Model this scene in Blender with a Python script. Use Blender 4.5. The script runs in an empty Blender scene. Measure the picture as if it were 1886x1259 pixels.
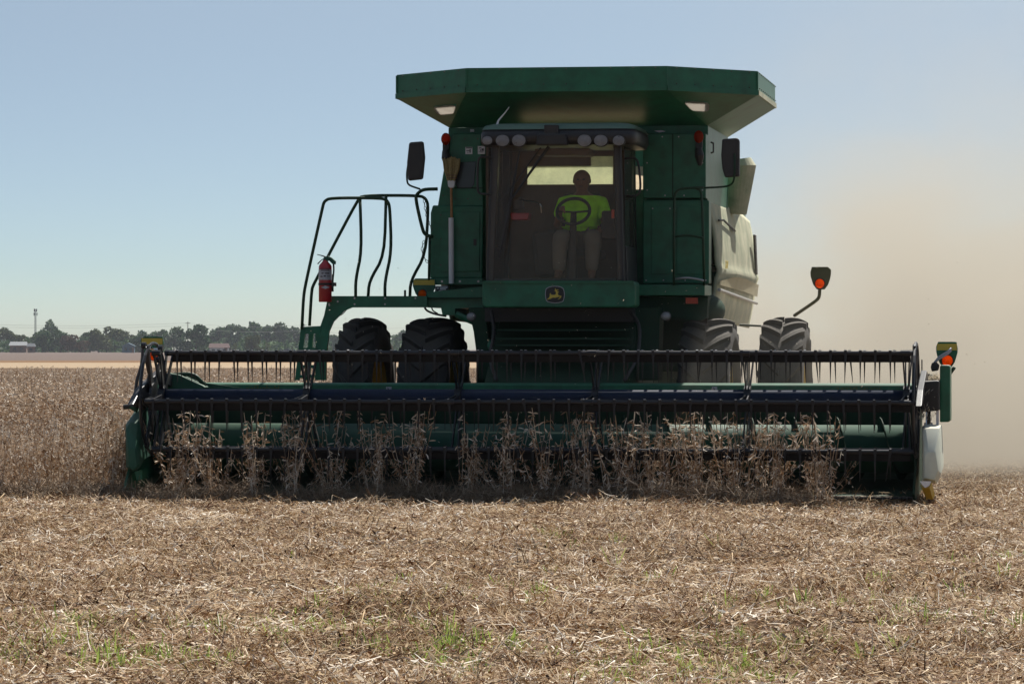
import bpy, math, random
import numpy as np
from mathutils import Vector, Matrix, noise as mnoise

# ------------------------------------------------------------------ camera, sky, sun, exposure
sc = bpy.context.scene
COL = sc.collection
FP, PX0, YH, CH = 7220.0, 943.0, 642.0, 1.5      # focal length in photo pixels, centre column, horizon row, eye height
cam_d = bpy.data.cameras.new('camera')
cam_d.sensor_width = 36.0
cam_d.lens = FP / 1886.0 * 36.0
cam_d.clip_start = 0.5
cam_d.clip_end = 6000
cam = bpy.data.objects.new('camera', cam_d)
COL.objects.link(cam)
cam.location = (0, 0, CH)
cam.rotation_euler = (math.radians(90) + math.atan((YH - 629.5) / FP), 0, 0)
sc.camera = cam

SUN_AZ, SUN_EL = math.radians(24), math.radians(51.5)   # azimuth clockwise from +Y
world = bpy.data.worlds.new('World')
sc.world = world
world.use_nodes = True
wn = world.node_tree
wn.nodes.clear()
wo = wn.nodes.new('ShaderNodeOutputWorld')
bg = wn.nodes.new('ShaderNodeBackground')
sky = wn.nodes.new('ShaderNodeTexSky')
sky.sky_type = 'NISHITA'
sky.sun_disc = False
sky.sun_elevation = SUN_EL
sky.sun_rotation = SUN_AZ
sky.air_density = 1.2
sky.dust_density = 1.1
sky.ozone_density = 1.5
tc = wn.nodes.new('ShaderNodeTexCoord')
mp = wn.nodes.new('ShaderNodeMapping')
mp.inputs['Scale'].default_value = (1, 1, 4.6)
mp.inputs['Location'].default_value = (0, 0, 0.012)
wn.links.new(tc.outputs['Generated'], mp.inputs['Vector'])
wn.links.new(mp.outputs['Vector'], sky.inputs['Vector'])
wb = wn.nodes.new('ShaderNodeVectorMath')      # camera white balance: slightly towards cyan
wb.operation = 'MULTIPLY'
wb.inputs[1].default_value = (0.80, 0.965, 0.975)
wn.links.new(sky.outputs['Color'], wb.inputs[0])
hs = wn.nodes.new('ShaderNodeHueSaturation')
hs.inputs['Saturation'].default_value = 0.74
wn.links.new(wb.outputs['Vector'], hs.inputs['Color'])
wn.links.new(hs.outputs['Color'], bg.inputs['Color'])
wn.links.new(bg.outputs['Background'], wo.inputs['Surface'])
bg.inputs['Strength'].default_value = 0.062

sd = bpy.data.lights.new('sun', 'SUN')
sd.energy = 5.0
sd.angle = math.radians(0.5)
sd.color = (1.0, 0.955, 0.875)
sun = bpy.data.objects.new('sun', sd)
COL.objects.link(sun)
sdir = Vector((math.sin(SUN_AZ) * math.cos(SUN_EL), math.cos(SUN_AZ) * math.cos(SUN_EL), math.sin(SUN_EL)))
sun.rotation_euler = sdir.to_track_quat('Z', 'Y').to_euler()
sun.location = (20, 60, 60)

sc.view_settings.view_transform = 'Standard'
sc.view_settings.look = 'None'
sc.view_settings.gamma = 1.0
sc.view_settings.exposure = 0.58
sc.view_settings.use_curve_mapping = False
sc.render.engine = 'CYCLES'
cy = sc.cycles
cy.use_denoising = True
cy.max_bounces = 7
cy.diffuse_bounces = 3
cy.glossy_bounces = 3
cy.transmission_bounces = 5
cy.transparent_max_bounces = 12
cy.volume_bounces = 1
cy.volume_step_rate = 2.0
cy.volume_max_steps = 128
cy.sample_clamp_indirect = 6

random.seed(7)
rng = np.random.default_rng(11)
R = math.radians

# ------------------------------------------------------------------ machine frame
TH = R(8.5)
OX, OY = 0.25, 38.0
cs, sn = math.cos(TH), math.sin(TH)


def q(px, py, v):
    """photo point at machine depth v -> machine coordinates (u, v, w)"""
    a = (px - PX0) / FP
    b = (YH - py) / FP
    t = (v + OX * sn + OY * cs) / (a * sn + cs)
    return ((a * t - OX) * cs - (t - OY) * sn, v, CH + b * t)


def U(px, v):
    return q(px, 600, v)[0]


def Wd(py, v, px=1000):
    return q(px, py, v)[2]


def to_world(p):
    u, v, w = p
    return Vector((OX + u * cs + v * sn, OY - u * sn + v * cs, w))


# ------------------------------------------------------------------ materials
MATS = {}


def mat(name, col, rough=0.6, metal=0.0, dust=0.0, dustcol=(0.30, 0.24, 0.17), nscale=6.0, var=0.15, bump=0.0, bscale=40.0, coat=0.0, spec=0.5):
    m = bpy.data.materials.new(name)
    m.use_nodes = True
    nt = m.node_tree
    b = nt.nodes['Principled BSDF']
    tcn = nt.nodes.new('ShaderNodeTexCoord')
    n1 = nt.nodes.new('ShaderNodeTexNoise')
    n1.inputs['Scale'].default_value = nscale
    n1.inputs['Detail'].default_value = 6
    n1.inputs['Roughness'].default_value = 0.65
    nt.links.new(tcn.outputs['Object'], n1.inputs['Vector'])
    mr = nt.nodes.new('ShaderNodeMapRange')
    mr.inputs['From Min'].default_value = 0.3
    mr.inputs['From Max'].default_value = 0.7
    mr.inputs['To Min'].default_value = 1 - var
    mr.inputs['To Max'].default_value = 1 + var
    nt.links.new(n1.outputs['Fac'], mr.inputs['Value'])
    vm = nt.nodes.new('ShaderNodeVectorMath')
    vm.operation = 'SCALE'
    vm.inputs[0].default_value = col
    nt.links.new(mr.outputs['Result'], vm.inputs['Scale'])
    out = vm.outputs['Vector']
    if dust > 0:
        n2 = nt.nodes.new('ShaderNodeTexNoise')
        n2.inputs['Scale'].default_value = nscale * 0.4
        n2.inputs['Detail'].default_value = 8
        n2.inputs['Roughness'].default_value = 0.7
        nt.links.new(tcn.outputs['Object'], n2.inputs['Vector'])
        m2 = nt.nodes.new('ShaderNodeMapRange')
        m2.inputs['From Min'].default_value = 0.35
        m2.inputs['From Max'].default_value = 0.75
        m2.inputs['To Min'].default_value = dust * 0.3
        m2.inputs['To Max'].default_value = dust * 1.5
        nt.links.new(n2.outputs['Fac'], m2.inputs['Value'])
        # dust settles more on faces that look up
        geo = nt.nodes.new('ShaderNodeNewGeometry')
        sp = nt.nodes.new('ShaderNodeSeparateXYZ')
        nt.links.new(geo.outputs['Normal'], sp.inputs['Vector'])
        m3 = nt.nodes.new('ShaderNodeMapRange')
        m3.inputs['From Min'].default_value = 0.3
        m3.inputs['From Max'].default_value = 1.0
        m3.inputs['To Min'].default_value = 0.0
        m3.inputs['To Max'].default_value = min(0.6, dust * 2.5)
        nt.links.new(sp.outputs['Z'], m3.inputs['Value'])
        ad = nt.nodes.new('ShaderNodeMath')
        ad.operation = 'ADD'
        ad.use_clamp = True
        nt.links.new(m2.outputs['Result'], ad.inputs[0])
        nt.links.new(m3.outputs['Result'], ad.inputs[1])
        mx = nt.nodes.new('ShaderNodeMix')
        mx.data_type = 'RGBA'
        nt.links.new(ad.outputs[0], mx.inputs['Factor'])
        nt.links.new(out, mx.inputs['A'])
        mx.inputs['B'].default_value = (*dustcol, 1)
        out = mx.outputs['Result']
        mr2 = nt.nodes.new('ShaderNodeMapRange')
        mr2.inputs['To Min'].default_value = rough
        mr2.inputs['To Max'].default_value = 0.9
        nt.links.new(ad.outputs[0], mr2.inputs['Value'])
        nt.links.new(mr2.outputs['Result'], b.inputs['Roughness'])
    else:
        b.inputs['Roughness'].default_value = rough
    nt.links.new(out, b.inputs['Base Color'])
    b.inputs['Metallic'].default_value = metal
    b.inputs['Coat Weight'].default_value = coat
    b.inputs['Specular IOR Level'].default_value = spec
    if bump > 0:
        n3 = nt.nodes.new('ShaderNodeTexNoise')
        n3.inputs['Scale'].default_value = bscale
        n3.inputs['Detail'].default_value = 5
        nt.links.new(tcn.outputs['Object'], n3.inputs['Vector'])
        bp = nt.nodes.new('ShaderNodeBump')
        bp.inputs['Strength'].default_value = bump
        bp.inputs['Distance'].default_value = 0.01
        nt.links.new(n3.outputs['Fac'], bp.inputs['Height'])
        nt.links.new(bp.outputs['Normal'], b.inputs['Normal'])
    MATS[name] = m
    return m


mat('green_paint', (0.006, 0.125, 0.062), 0.42, dust=0.045, dustcol=(0.17, 0.15, 0.09), bump=0.12, bscale=3, var=0.3)
mat('green_paint_dust_glare', (0.16, 0.22, 0.13), 0.5, dust=0.85, dustcol=(0.56, 0.54, 0.38))  # pale coat: settled dust plus sun glare and airborne veil painted in
mat('shield_veiled', (0.085, 0.095, 0.035), 0.6, dust=0.25, dustcol=(0.30, 0.27, 0.16))  # same green; the sunlit dust veil before it is mixed into the colour
mat('green_rail', (0.010, 0.045, 0.022), 0.5, dust=0.03, spec=0.25)
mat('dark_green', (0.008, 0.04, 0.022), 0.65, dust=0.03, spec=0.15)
mat('yellow_paint', (0.55, 0.36, 0.02), 0.45, dust=0.12)
mat('stripe_faded', (0.48, 0.40, 0.20), 0.6, dust=0.5, dustcol=(0.56, 0.52, 0.36))
mat('decal_yellow', (0.60, 0.45, 0.06), 0.5, var=0.08)
mat('faded_decal', (0.10, 0.12, 0.03), 0.6, var=0.3, nscale=25)
mat('black_plastic', (0.012, 0.013, 0.016), 0.55, dust=0.05)
mat('cab_black', (0.014, 0.014, 0.017), 0.45, dust=0.03)
mat('reel_black', (0.006, 0.008, 0.014), 0.38, dust=0.01)
mat('reel_blue', (0.008, 0.020, 0.052), 0.65, dust=0.01, spec=0.2)
mat('tine_plastic', (0.007, 0.007, 0.009), 0.5)
mat('bat_brown', (0.009, 0.007, 0.006), 0.7, spec=0.2)
mat('rubber', (0.016, 0.016, 0.018), 0.85, dust=0.10, dustcol=(0.22, 0.18, 0.13), bump=0.3, bscale=20)
mat('steel', (0.45, 0.45, 0.46), 0.35, metal=0.9, dust=0.1)
mat('dark_steel', (0.06, 0.06, 0.065), 0.5, metal=0.6, dust=0.15)
mat('chrome', (0.7, 0.7, 0.72), 0.15, metal=1.0)
mat('white_paint', (0.72, 0.72, 0.74), 0.5, var=0.08, dust=0.05)
mat('pale_plastic', (0.62, 0.68, 0.58), 0.5, dust=0.3, dustcol=(0.60, 0.56, 0.45))
mat('teal_plastic', (0.012, 0.085, 0.055), 0.6, dust=0.06, spec=0.25)
mat('roof_green', (0.03, 0.12, 0.07), 0.35, dust=0.12, dustcol=(0.35, 0.35, 0.30))  # cap paler and dustier than the body to paint in its sky-lit rim
mat('broom_bristle', (0.36, 0.28, 0.13), 0.9, nscale=60, var=0.35)
mat('wood', (0.35, 0.17, 0.06), 0.6, nscale=30, var=0.25)
mat('red_paint', (0.42, 0.012, 0.02), 0.35, coat=0.3)
mat('label_grey', (0.42, 0.42, 0.46), 0.6, nscale=120, var=0.35)
mat('label_ink', (0.05, 0.04, 0.05), 0.7)
mat('orange_reflector', (0.75, 0.07, 0.02), 0.3)
mat('skin', (0.20, 0.10, 0.06), 0.55)
mat('lime_shirt', (0.46, 1.0, 0.03), 0.85, bump=1.0, bscale=9, var=0.22, nscale=9)
mat('trousers', (0.16, 0.13, 0.10), 0.9, bump=0.3, bscale=20)
mat('interior', (0.15, 0.105, 0.075), 0.8)
mat('seat_cloth', (0.06, 0.05, 0.045), 0.9)
mat('hat_hair', (0.12, 0.09, 0.07), 0.8)
mat('grain', (0.42, 0.31, 0.16), 0.8, nscale=80, var=0.3, bump=0.6, bscale=120)
mat('bark', (0.06, 0.045, 0.03), 0.9)
mat('roof_red', (0.07, 0.022, 0.02), 0.8)
mat('roof_pale', (0.22, 0.23, 0.24), 0.6)
mat('wall_white', (0.62, 0.62, 0.6), 0.8)
mat('wall_blue', (0.09, 0.15, 0.2), 0.8)
mat('wall_brown', (0.2, 0.12, 0.09), 0.8)
mat('window_dark', (0.03, 0.035, 0.04), 0.2)
mat('tank_blue', (0.42, 0.52, 0.68), 0.5)
mat('mast_grey', (0.12, 0.13, 0.14), 0.6)
mat('car_dark', (0.03, 0.035, 0.045), 0.3)


def simple_nodes(name):
    m = bpy.data.materials.new(name)
    m.use_nodes = True
    m.node_tree.nodes.clear()
    MATS[name] = m
    return m, m.node_tree.nodes, m.node_tree.links


def glass_dusty(name, dustfac, dustcol, tint, rough=0.03, translucent=False):
    m, N, L = simple_nodes(name)
    o = N.new('ShaderNodeOutputMaterial')
    tr = N.new('ShaderNodeBsdfTransparent')
    tr.inputs['Color'].default_value = (*tint, 1)
    gl = N.new('ShaderNodeBsdfGlossy')
    gl.inputs['Roughness'].default_value = rough
    fr = N.new('ShaderNodeFresnel')
    fr.inputs['IOR'].default_value = 1.3
    m1 = N.new('ShaderNodeMixShader')
    L.new(fr.outputs[0], m1.inputs[0])
    L.new(tr.outputs[0], m1.inputs[1])
    L.new(gl.outputs[0], m1.inputs[2])
    df = N.new('ShaderNodeBsdfDiffuse')
    df.inputs['Color'].default_value = (*dustcol, 1)
    ds = df.outputs[0]
    if translucent:
        tl = N.new('ShaderNodeBsdfTranslucent')
        tl.inputs['Color'].default_value = (*dustcol, 1)
        m0 = N.new('ShaderNodeMixShader')
        m0.inputs[0].default_value = 0.7
        L.new(df.outputs[0], m0.inputs[1])
        L.new(tl.outputs[0], m0.inputs[2])
        ds = m0.outputs[0]
    t = N.new('ShaderNodeTexCoord')
    nz = N.new('ShaderNodeTexNoise')
    nz.inputs['Scale'].default_value = 5
    nz.inputs['Detail'].default_value = 10
    nz.inputs['Roughness'].default_value = 0.75
    L.new(t.outputs['Object'], nz.inputs['Vector'])
    mr = N.new('ShaderNodeMapRange')
    mr.inputs['From Min'].default_value = 0.3
    mr.inputs['From Max'].default_value = 0.7
    mr.inputs['To Min'].default_value = dustfac * 0.7
    mr.inputs['To Max'].default_value = min(1, dustfac * 1.3)
    L.new(nz.outputs['Fac'], mr.inputs['Value'])
    m2 = N.new('ShaderNodeMixShader')
    L.new(mr.outputs[0], m2.inputs[0])
    L.new(m1.outputs[0], m2.inputs[1])
    L.new(ds, m2.inputs[2])
    L.new(m2.outputs[0], o.inputs['Surface'])
    return m


glass_dusty('windshield_glass', 0.09, (0.46, 0.32, 0.20), (1.0, 0.99, 0.95))
glass_dusty('side_glass', 0.12, (0.20, 0.18, 0.16), (0.85, 0.87, 0.83))
glass_dusty('rear_glass', 0.65, (0.85, 0.88, 0.68), (0.9, 0.93, 0.8), translucent=True)
glass_dusty('light_pane', 0.95, (0.50, 0.47, 0.43), (0.9, 0.85, 0.8), translucent=True)
glass_dusty('lamp_lens', 0.35, (0.6, 0.6, 0.62), (0.75, 0.75, 0.78), rough=0.1)
glass_dusty('amber_lens', 0.95, (1.0, 0.24, 0.015), (1.0, 0.3, 0.03), rough=0.2, translucent=True)
glass_dusty('red_lens', 0.85, (0.55, 0.07, 0.02), (0.9, 0.1, 0.03), rough=0.2, translucent=True)


def ramp_island(name, stops, rough=0.8, transl=0.0, objrand=0.25, patch=0.0):
    """colour differs from piece to piece"""
    m, N, L = simple_nodes(name)
    o = N.new('ShaderNodeOutputMaterial')
    g = N.new('ShaderNodeNewGeometry')
    oi = N.new('ShaderNodeObjectInfo')
    a = N.new('ShaderNodeMath')
    a.operation = 'MULTIPLY_ADD'
    a.inputs[1].default_value = objrand
    L.new(oi.outputs['Random'], a.inputs[0])
    L.new(g.outputs['Random Per Island'], a.inputs[2])
    f = N.new('ShaderNodeMath')
    f.operation = 'FRACT'
    L.new(a.outputs[0], f.inputs[0])
    r = N.new('ShaderNodeValToRGB')
    cr = r.color_ramp
    cr.interpolation = 'LINEAR'
    while len(cr.elements) < len(stops):
        cr.elements.new(0.5)
    for e, (p, c) in zip(cr.elements, stops):
        e.position = p
        e.color = (*c, 1)
    if patch > 0:
        # whole patches of trash are browner or paler than others
        pn = N.new('ShaderNodeTexNoise')
        pn.inputs['Scale'].default_value = 0.9
        pn.inputs['Detail'].default_value = 5
        pn.inputs['Roughness'].default_value = 0.65
        L.new(g.outputs['Position'], pn.inputs['Vector'])
        pm = N.new('ShaderNodeMapRange')
        pm.inputs['From Min'].default_value = 0.3
        pm.inputs['From Max'].default_value = 0.7
        pm.inputs['To Min'].default_value = -patch
        pm.inputs['To Max'].default_value = patch
        L.new(pn.outputs['Fac'], pm.inputs['Value'])
        pa_ = N.new('ShaderNodeMath')
        pa_.operation = 'ADD'
        pa_.use_clamp = True
        L.new(f.outputs[0], pa_.inputs[0])
        L.new(pm.outputs[0], pa_.inputs[1])
        f = pa_
    L.new(f.outputs[0], r.inputs[0])
    df = N.new('ShaderNodeBsdfPrincipled')
    df.inputs['Roughness'].default_value = rough
    df.inputs['Specular IOR Level'].default_value = 0.25
    L.new(r.outputs[0], df.inputs['Base Color'])
    s = df.outputs[0]
    if transl > 0:
        tl = N.new('ShaderNodeBsdfTranslucent')
        L.new(r.outputs[0], tl.inputs['Color'])
        mx = N.new('ShaderNodeMixShader')
        mx.inputs[0].default_value = transl
        L.new(s, mx.inputs[1])
        L.new(tl.outputs[0], mx.inputs[2])
        s = mx.outputs[0]
    L.new(s, o.inputs['Surface'])
    return m


ramp_island('straw', [(0, (0.032, 0.016, 0.010)), (0.20, (0.15, 0.067, 0.030)), (0.44, (0.33, 0.195, 0.098)), (0.68, (0.48, 0.345, 0.19)), (0.86, (0.64, 0.50, 0.35)), (1.0, (0.88, 0.80, 0.68))], transl=0.12, patch=0.24)
ramp_island('pod', [(0, (0.12, 0.06, 0.03)), (0.3, (0.36, 0.22, 0.12)), (0.6, (0.60, 0.47, 0.34)), (1.0, (0.86, 0.79, 0.69))], transl=0.15)
ramp_island('stem', [(0, (0.12, 0.08, 0.05)), (0.5, (0.24, 0.17, 0.11)), (1.0, (0.36, 0.28, 0.2))])
ramp_island('grass_blade', [(0, (0.13, 0.22, 0.04)), (0.5, (0.30, 0.42, 0.08)), (1.0, (0.50, 0.54, 0.18))], transl=0.4)
ramp_island('chaff', [(0, (0.5, 0.42, 0.3)), (1.0, (0.8, 0.74, 0.62))], transl=0.3)
ramp_island('leaf_dark', [(0, (0.014, 0.040, 0.014)), (0.5, (0.034, 0.085, 0.028)), (1.0, (0.075, 0.14, 0.04))], transl=0.2)
ramp_island('leaf_olive', [(0, (0.035, 0.05, 0.015)), (0.5, (0.065, 0.085, 0.025)), (1.0, (0.10, 0.12, 0.035))], transl=0.2)
ramp_island('leaf_rust', [(0, (0.05, 0.03, 0.018)), (0.5, (0.09, 0.05, 0.03)), (1.0, (0.12, 0.075, 0.04))], transl=0.2)


def ground_mat(name, c1, c2, c3, s1=2.0, s2=40.0, bump=0.6):
    m, N, L = simple_nodes(name)
    o = N.new('ShaderNodeOutputMaterial')
    b = N.new('ShaderNodeBsdfPrincipled')
    b.inputs['Roughness'].default_value = 0.95
    b.inputs['Specular IOR Level'].default_value = 0.1
    t = N.new('ShaderNodeTexCoord')
    a = N.new('ShaderNodeTexNoise')
    a.inputs['Scale'].default_value = s1
    a.inputs['Detail'].default_value = 6
    L.new(t.outputs['Object'], a.inputs['Vector'])
    d = N.new('ShaderNodeTexNoise')
    d.inputs['Scale'].default_value = s2
    d.inputs['Detail'].default_value = 6
    d.inputs['Roughness'].default_value = 0.8
    L.new(t.outputs['Object'], d.inputs['Vector'])
    r = N.new('ShaderNodeValToRGB')
    r.color_ramp.elements[0].position = 0.35
    r.color_ramp.elements[0].color = (*c1, 1)
    r.color_ramp.elements[1].position = 0.65
    r.color_ramp.elements[1].color = (*c2, 1)
    L.new(d.outputs['Fac'], r.inputs[0])
    mx = N.new('ShaderNodeMix')
    mx.data_type = 'RGBA'
    r2 = N.new('ShaderNodeMapRange')
    r2.inputs['From Min'].default_value = 0.4
    r2.inputs['From Max'].default_value = 0.65
    L.new(a.outputs['Fac'], r2.inputs['Value'])
    L.new(r2.outputs[0], mx.inputs['Factor'])
    L.new(r.outputs[0], mx.inputs['A'])
    mx.inputs['B'].default_value = (*c3, 1)
    L.new(mx.outputs['Result'], b.inputs['Base Color'])
    bp = N.new('ShaderNodeBump')
    bp.inputs['Strength'].default_value = bump
    bp.inputs['Distance'].default_value = 0.02
    L.new(d.outputs['Fac'], bp.inputs['Height'])
    L.new(bp.outputs['Normal'], b.inputs['Normal'])
    L.new(b.outputs[0], o.inputs['Surface'])
    return m


ground_mat('soil', (0.06, 0.036, 0.022), (0.20, 0.125, 0.07), (0.11, 0.07, 0.04))
ground_mat('far_stubble', (0.30, 0.22, 0.14), (0.38, 0.29, 0.20), (0.33, 0.24, 0.15), 0.05, 1.0, 0)
ground_mat('far_crop', (0.11, 0.082, 0.07), (0.16, 0.12, 0.10), (0.135, 0.10, 0.085), 0.03, 0.6, 0)
ground_mat('weedy_edge', (0.12, 0.07, 0.035), (0.24, 0.14, 0.07), (0.19, 0.10, 0.045), 0.1, 0.8, 0)

# ------------------------------------------------------------------ mesh builder


def chaikin(pts, n=2):
    pts = [Vector(p) for p in pts]
    for _ in range(n):
        out = [pts[0]]
        for i in range(len(pts) - 1):
            a, b = pts[i], pts[i + 1]
            if i > 0:
                out.append(a.lerp(b, 0.22))
            if i < len(pts) - 2:
                out.append(a.lerp(b, 0.78))
        out.append(pts[-1])
        pts = out
    return pts


class MB:
    def __init__(s):
        s.v, s.f = [], []

    def add(s, vs, fs):
        n = len(s.v)
        s.v += [tuple(p) for p in vs]
        s.f += [tuple(i + n for i in f) for f in fs]
        return s

    def box(s, x0, x1, y0, y1, z0, z1):
        if x0 > x1: x0, x1 = x1, x0
        if y0 > y1: y0, y1 = y1, y0
        if z0 > z1: z0, z1 = z1, z0
        vs = [(x, y, z) for z in (z0, z1) for y in (y0, y1) for x in (x0, x1)]
        return s.add(vs, [(0, 2, 3, 1), (4, 5, 7, 6), (0, 1, 5, 4), (2, 6, 7, 3), (0, 4, 6, 2), (1, 3, 7, 5)])

    def prism(s, A, B):
        """two matching rings of 3-D points"""
        n = len(A)
        return s.add(list(A) + list(B), [tuple(range(n - 1, -1, -1)), tuple(range(n, 2 * n))] + [(i, (i + 1) % n, n + (i + 1) % n, n + i) for i in range(n)])

    def front(s, poly, v0, v1, at=None):
        """polygon given in photo points at depth v0 (or at), run back to v1"""
        pts = [q(a, b, v0 if at is None else at) for a, b in poly]
        return s.prism([(p[0], v0, p[2]) for p in pts], [(p[0], v1, p[2]) for p in pts])

    def side(s, poly_vw, u0, u1):
        return s.prism([(u0, a, b) for a, b in poly_vw], [(u1, a, b) for a, b in poly_vw])

    def plan(s, poly_uv, w0, w1):
        return s.prism([(a, b, w0) for a, b in poly_uv], [(a, b, w1) for a, b in poly_uv])

    def tube(s, pts, r, n=8, smooth=0, radii=None, cap=True):
        pts = chaikin(pts, smooth) if smooth else [Vector(p) for p in pts]
        up = Vector((0, 0, 1))
        d0 = (pts[1] - pts[0]).normalized()
        nx = d0.cross(up)
        if nx.length < 1e-3:
            nx = d0.cross(Vector((0, 1, 0)))
        nx.normalize()
        rings = []
        for i, p in enumerate(pts):
            if i == 0: d = pts[1] - pts[0]
            elif i == len(pts) - 1: d = pts[-1] - pts[-2]
            else: d = (pts[i + 1] - p).normalized() + (p - pts[i - 1]).normalized()
            if d.length < 1e-9: d = d0
            d = d.normalized()
            nx = (nx - d * nx.dot(d))
            nx.normalize()
            ny = d.cross(nx)
            rr = r if radii is None else radii[i]
            rings.append([p + (nx * math.cos(2 * math.pi * k / n) + ny * math.sin(2 * math.pi * k / n)) * rr for k in range(n)])
        vs = [x for rg in rings for x in rg]
        fs = []
        for i in range(len(rings) - 1):
            for k in range(n):
                k2 = (k + 1) % n
                fs.append((i * n + k, i * n + k2, (i + 1) * n + k2, (i + 1) * n + k))
        if cap:
            fs.append(tuple(range(n - 1, -1, -1)))
            fs.append(tuple(range((len(rings) - 1) * n, len(rings) * n)))
        return s.add(vs, fs)

    def cyl(s, a, b, r, n=16, r2=None):
        return s.tube([a, b], r, n, radii=[r, r if r2 is None else r2])

    def ell(s, c, rx, ry, rz, nu=16, nv=10):
        vs, fs = [], []
        for j in range(nv + 1):
            t = math.pi * j / nv
            for i in range(nu):
                a = 2 * math.pi * i / nu
                vs.append((c[0] + rx * math.sin(t) * math.cos(a), c[1] + ry * math.sin(t) * math.sin(a), c[2] + rz * math.cos(t)))
        for j in range(nv):
            for i in range(nu):
                i2 = (i + 1) % nu
                fs.append((j * nu + i, (j + 1) * nu + i, (j + 1) * nu + i2, j * nu + i2))
        return s.add(vs, fs)

    def lathe_x(s, prof, n=48, c=(0, 0, 0)):
        """profile (x, r) turned round the x axis"""
        vs, fs = [], []
        m = len(prof)
        for k in range(n):
            a = 2 * math.pi * k / n
            for x, r in prof:
                vs.append((c[0] + x, c[1] + r * math.cos(a), c[2] + r * math.sin(a)))
        for k in range(n):
            k2 = (k + 1) % n
            for i in range(m - 1):
                fs.append((k * m + i, k * m + i + 1, k2 * m + i + 1, k2 * m + i))
        return s.add(vs, fs)

    def mesh(s, name, off=(0, 0, 0), smooth=False):
        me = bpy.data.meshes.new(name)
        vs = [(p[0] - off[0], p[1] - off[1], p[2] - off[2]) for p in s.v]
        me.from_pydata(vs, [], s.f)
        if smooth:
            me.polygons.foreach_set('use_smooth', [True] * len(me.polygons))
        me.update()
        return me


OFF = {}


def tag(o, label=None, cat=None, group=None, kind=None):
    if label: o['label'] = label
    if cat: o['category'] = cat
    if group: o['group'] = group
    if kind: o['kind'] = kind
    return o


def thing(name, label, cat, loc=None, machine=True, group=None):
    o = bpy.data.objects.new(name, None)
    o.empty_display_size = 0.2
    COL.objects.link(o)
    if machine:
        o.location = to_world(loc)
        o.rotation_euler = (0, 0, -TH)
        OFF[o.name] = tuple(loc)
    else:
        o.location = loc
        OFF[o.name] = tuple(loc)
    return tag(o, label, cat, group)


def part(name, mb, m, parent, bevel=0.0, smooth=False, kind=None, label=None, auto=False):
    off = OFF.get(parent.name, (0, 0, 0)) if parent else (0, 0, 0)
    me = mb.mesh(name, off, smooth) if isinstance(mb, MB) else mb
    o = bpy.data.objects.new(name, me)
    COL.objects.link(o)
    if isinstance(mb, MB) or not me.materials:
        me.materials.append(MATS[m])
    o.parent = parent
    OFF[o.name] = off
    if bevel:
        # normals must agree before bevelling
        import bmesh
        bm = bmesh.new()
        bm.from_mesh(me)
        bmesh.ops.recalc_face_normals(bm, faces=bm.faces)
        bm.to_mesh(me)
        bm.free()
        bv = o.modifiers.new('bevel', 'BEVEL')
        bv.width = bevel
        bv.segments = 2
        bv.limit_method = 'ANGLE'
        bv.angle_limit = R(40)
    if auto:
        import bmesh
        bm = bmesh.new()
        bm.from_mesh(me)
        bmesh.ops.recalc_face_normals(bm, faces=bm.faces)
        bm.to_mesh(me)
        bm.free()
    if kind: o['kind'] = kind
    if label: o['label'] = label
    return o


def copy_to(src, parent, name=None, loc=None, rot=None):
    c = src.copy()
    if name: c.name = name
    COL.objects.link(c)
    c.parent = parent
    if loc is not None: c.location = loc
    if rot is not None: c.rotation_euler = rot
    OFF[c.name] = OFF.get(src.name, (0, 0, 0))
    return c


def text_mesh(body, size, extrude=0.001, mirror=True, bold=0.0):
    cu = bpy.data.curves.new('lettering', 'FONT')
    cu.body = body
    cu.size = size
    cu.align_x = 'CENTER'
    cu.align_y = 'CENTER'
    cu.extrude = extrude
    cu.offset = bold
    cu.resolution_u = 3
    tmp = bpy.data.objects.new('lettering', cu)
    COL.objects.link(tmp)
    dg = bpy.context.evaluated_depsgraph_get()
    me = bpy.data.meshes.new_from_object(tmp.evaluated_get(dg))
    bpy.data.objects.remove(tmp)
    n = len(me.vertices)
    co = np.empty(n * 3, dtype=np.float32)
    me.vertices.foreach_get('co', co)
    co = co.reshape(-1, 3)
    if mirror: co[:, 0] *= -1
    me.vertices.foreach_set('co', co.ravel())
    me.update()
    return me


def lettering(body, size, pos, m, parent, mirror=True, rotx=R(90), rotz=0.0, sx=1.0):
    me = text_mesh(body, size, mirror=mirror)
    me.materials.clear()
    me.materials.append(MATS[m])
    o = bpy.data.objects.new('lettering', me)
    COL.objects.link(o)
    o.parent = parent
    off = OFF.get(parent.name, (0, 0, 0))
    o.location = (pos[0] - off[0], pos[1] - off[1], pos[2] - off[2])
    o.rotation_euler = (rotx, 0, rotz)
    o.scale = (sx, 1, 1)
    return o


# ------------------------------------------------------------------ ground
def gh(x, y):
    """height of the field surface"""
    if y > 130: return 0.0
    f = 1.0 if y < 80 else (130 - y) / 50
    h = 0.05 * mnoise.noise(Vector((x * 0.55, y * 0.35, 0))) + 0.03 * mnoise.noise(Vector((x * 1.7, y * 1.2, 4))) + 0.02 * mnoise.noise(Vector((x * 4.5, y * 4.0, 9)))
    return h * f


def grid_mesh(name, xs, ys, zf, m, kind='structure', dz=0.0):
    nx, ny = len(xs), len(ys)
    vs = [(x, y, zf(x, y) + dz) for y in ys for x in xs]
    fs = [(j * nx + i, j * nx + i + 1, (j + 1) * nx + i + 1, (j + 1) * nx + i) for j in range(ny - 1) for i in range(nx - 1)]
    me = bpy.data.meshes.new(name)
    me.from_pydata(vs, [], fs)
    me.materials.append(MATS[m])
    me.update()
    o = bpy.data.objects.new(name, me)
    COL.objects.link(o)
    o['kind'] = kind
    return o


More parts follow.
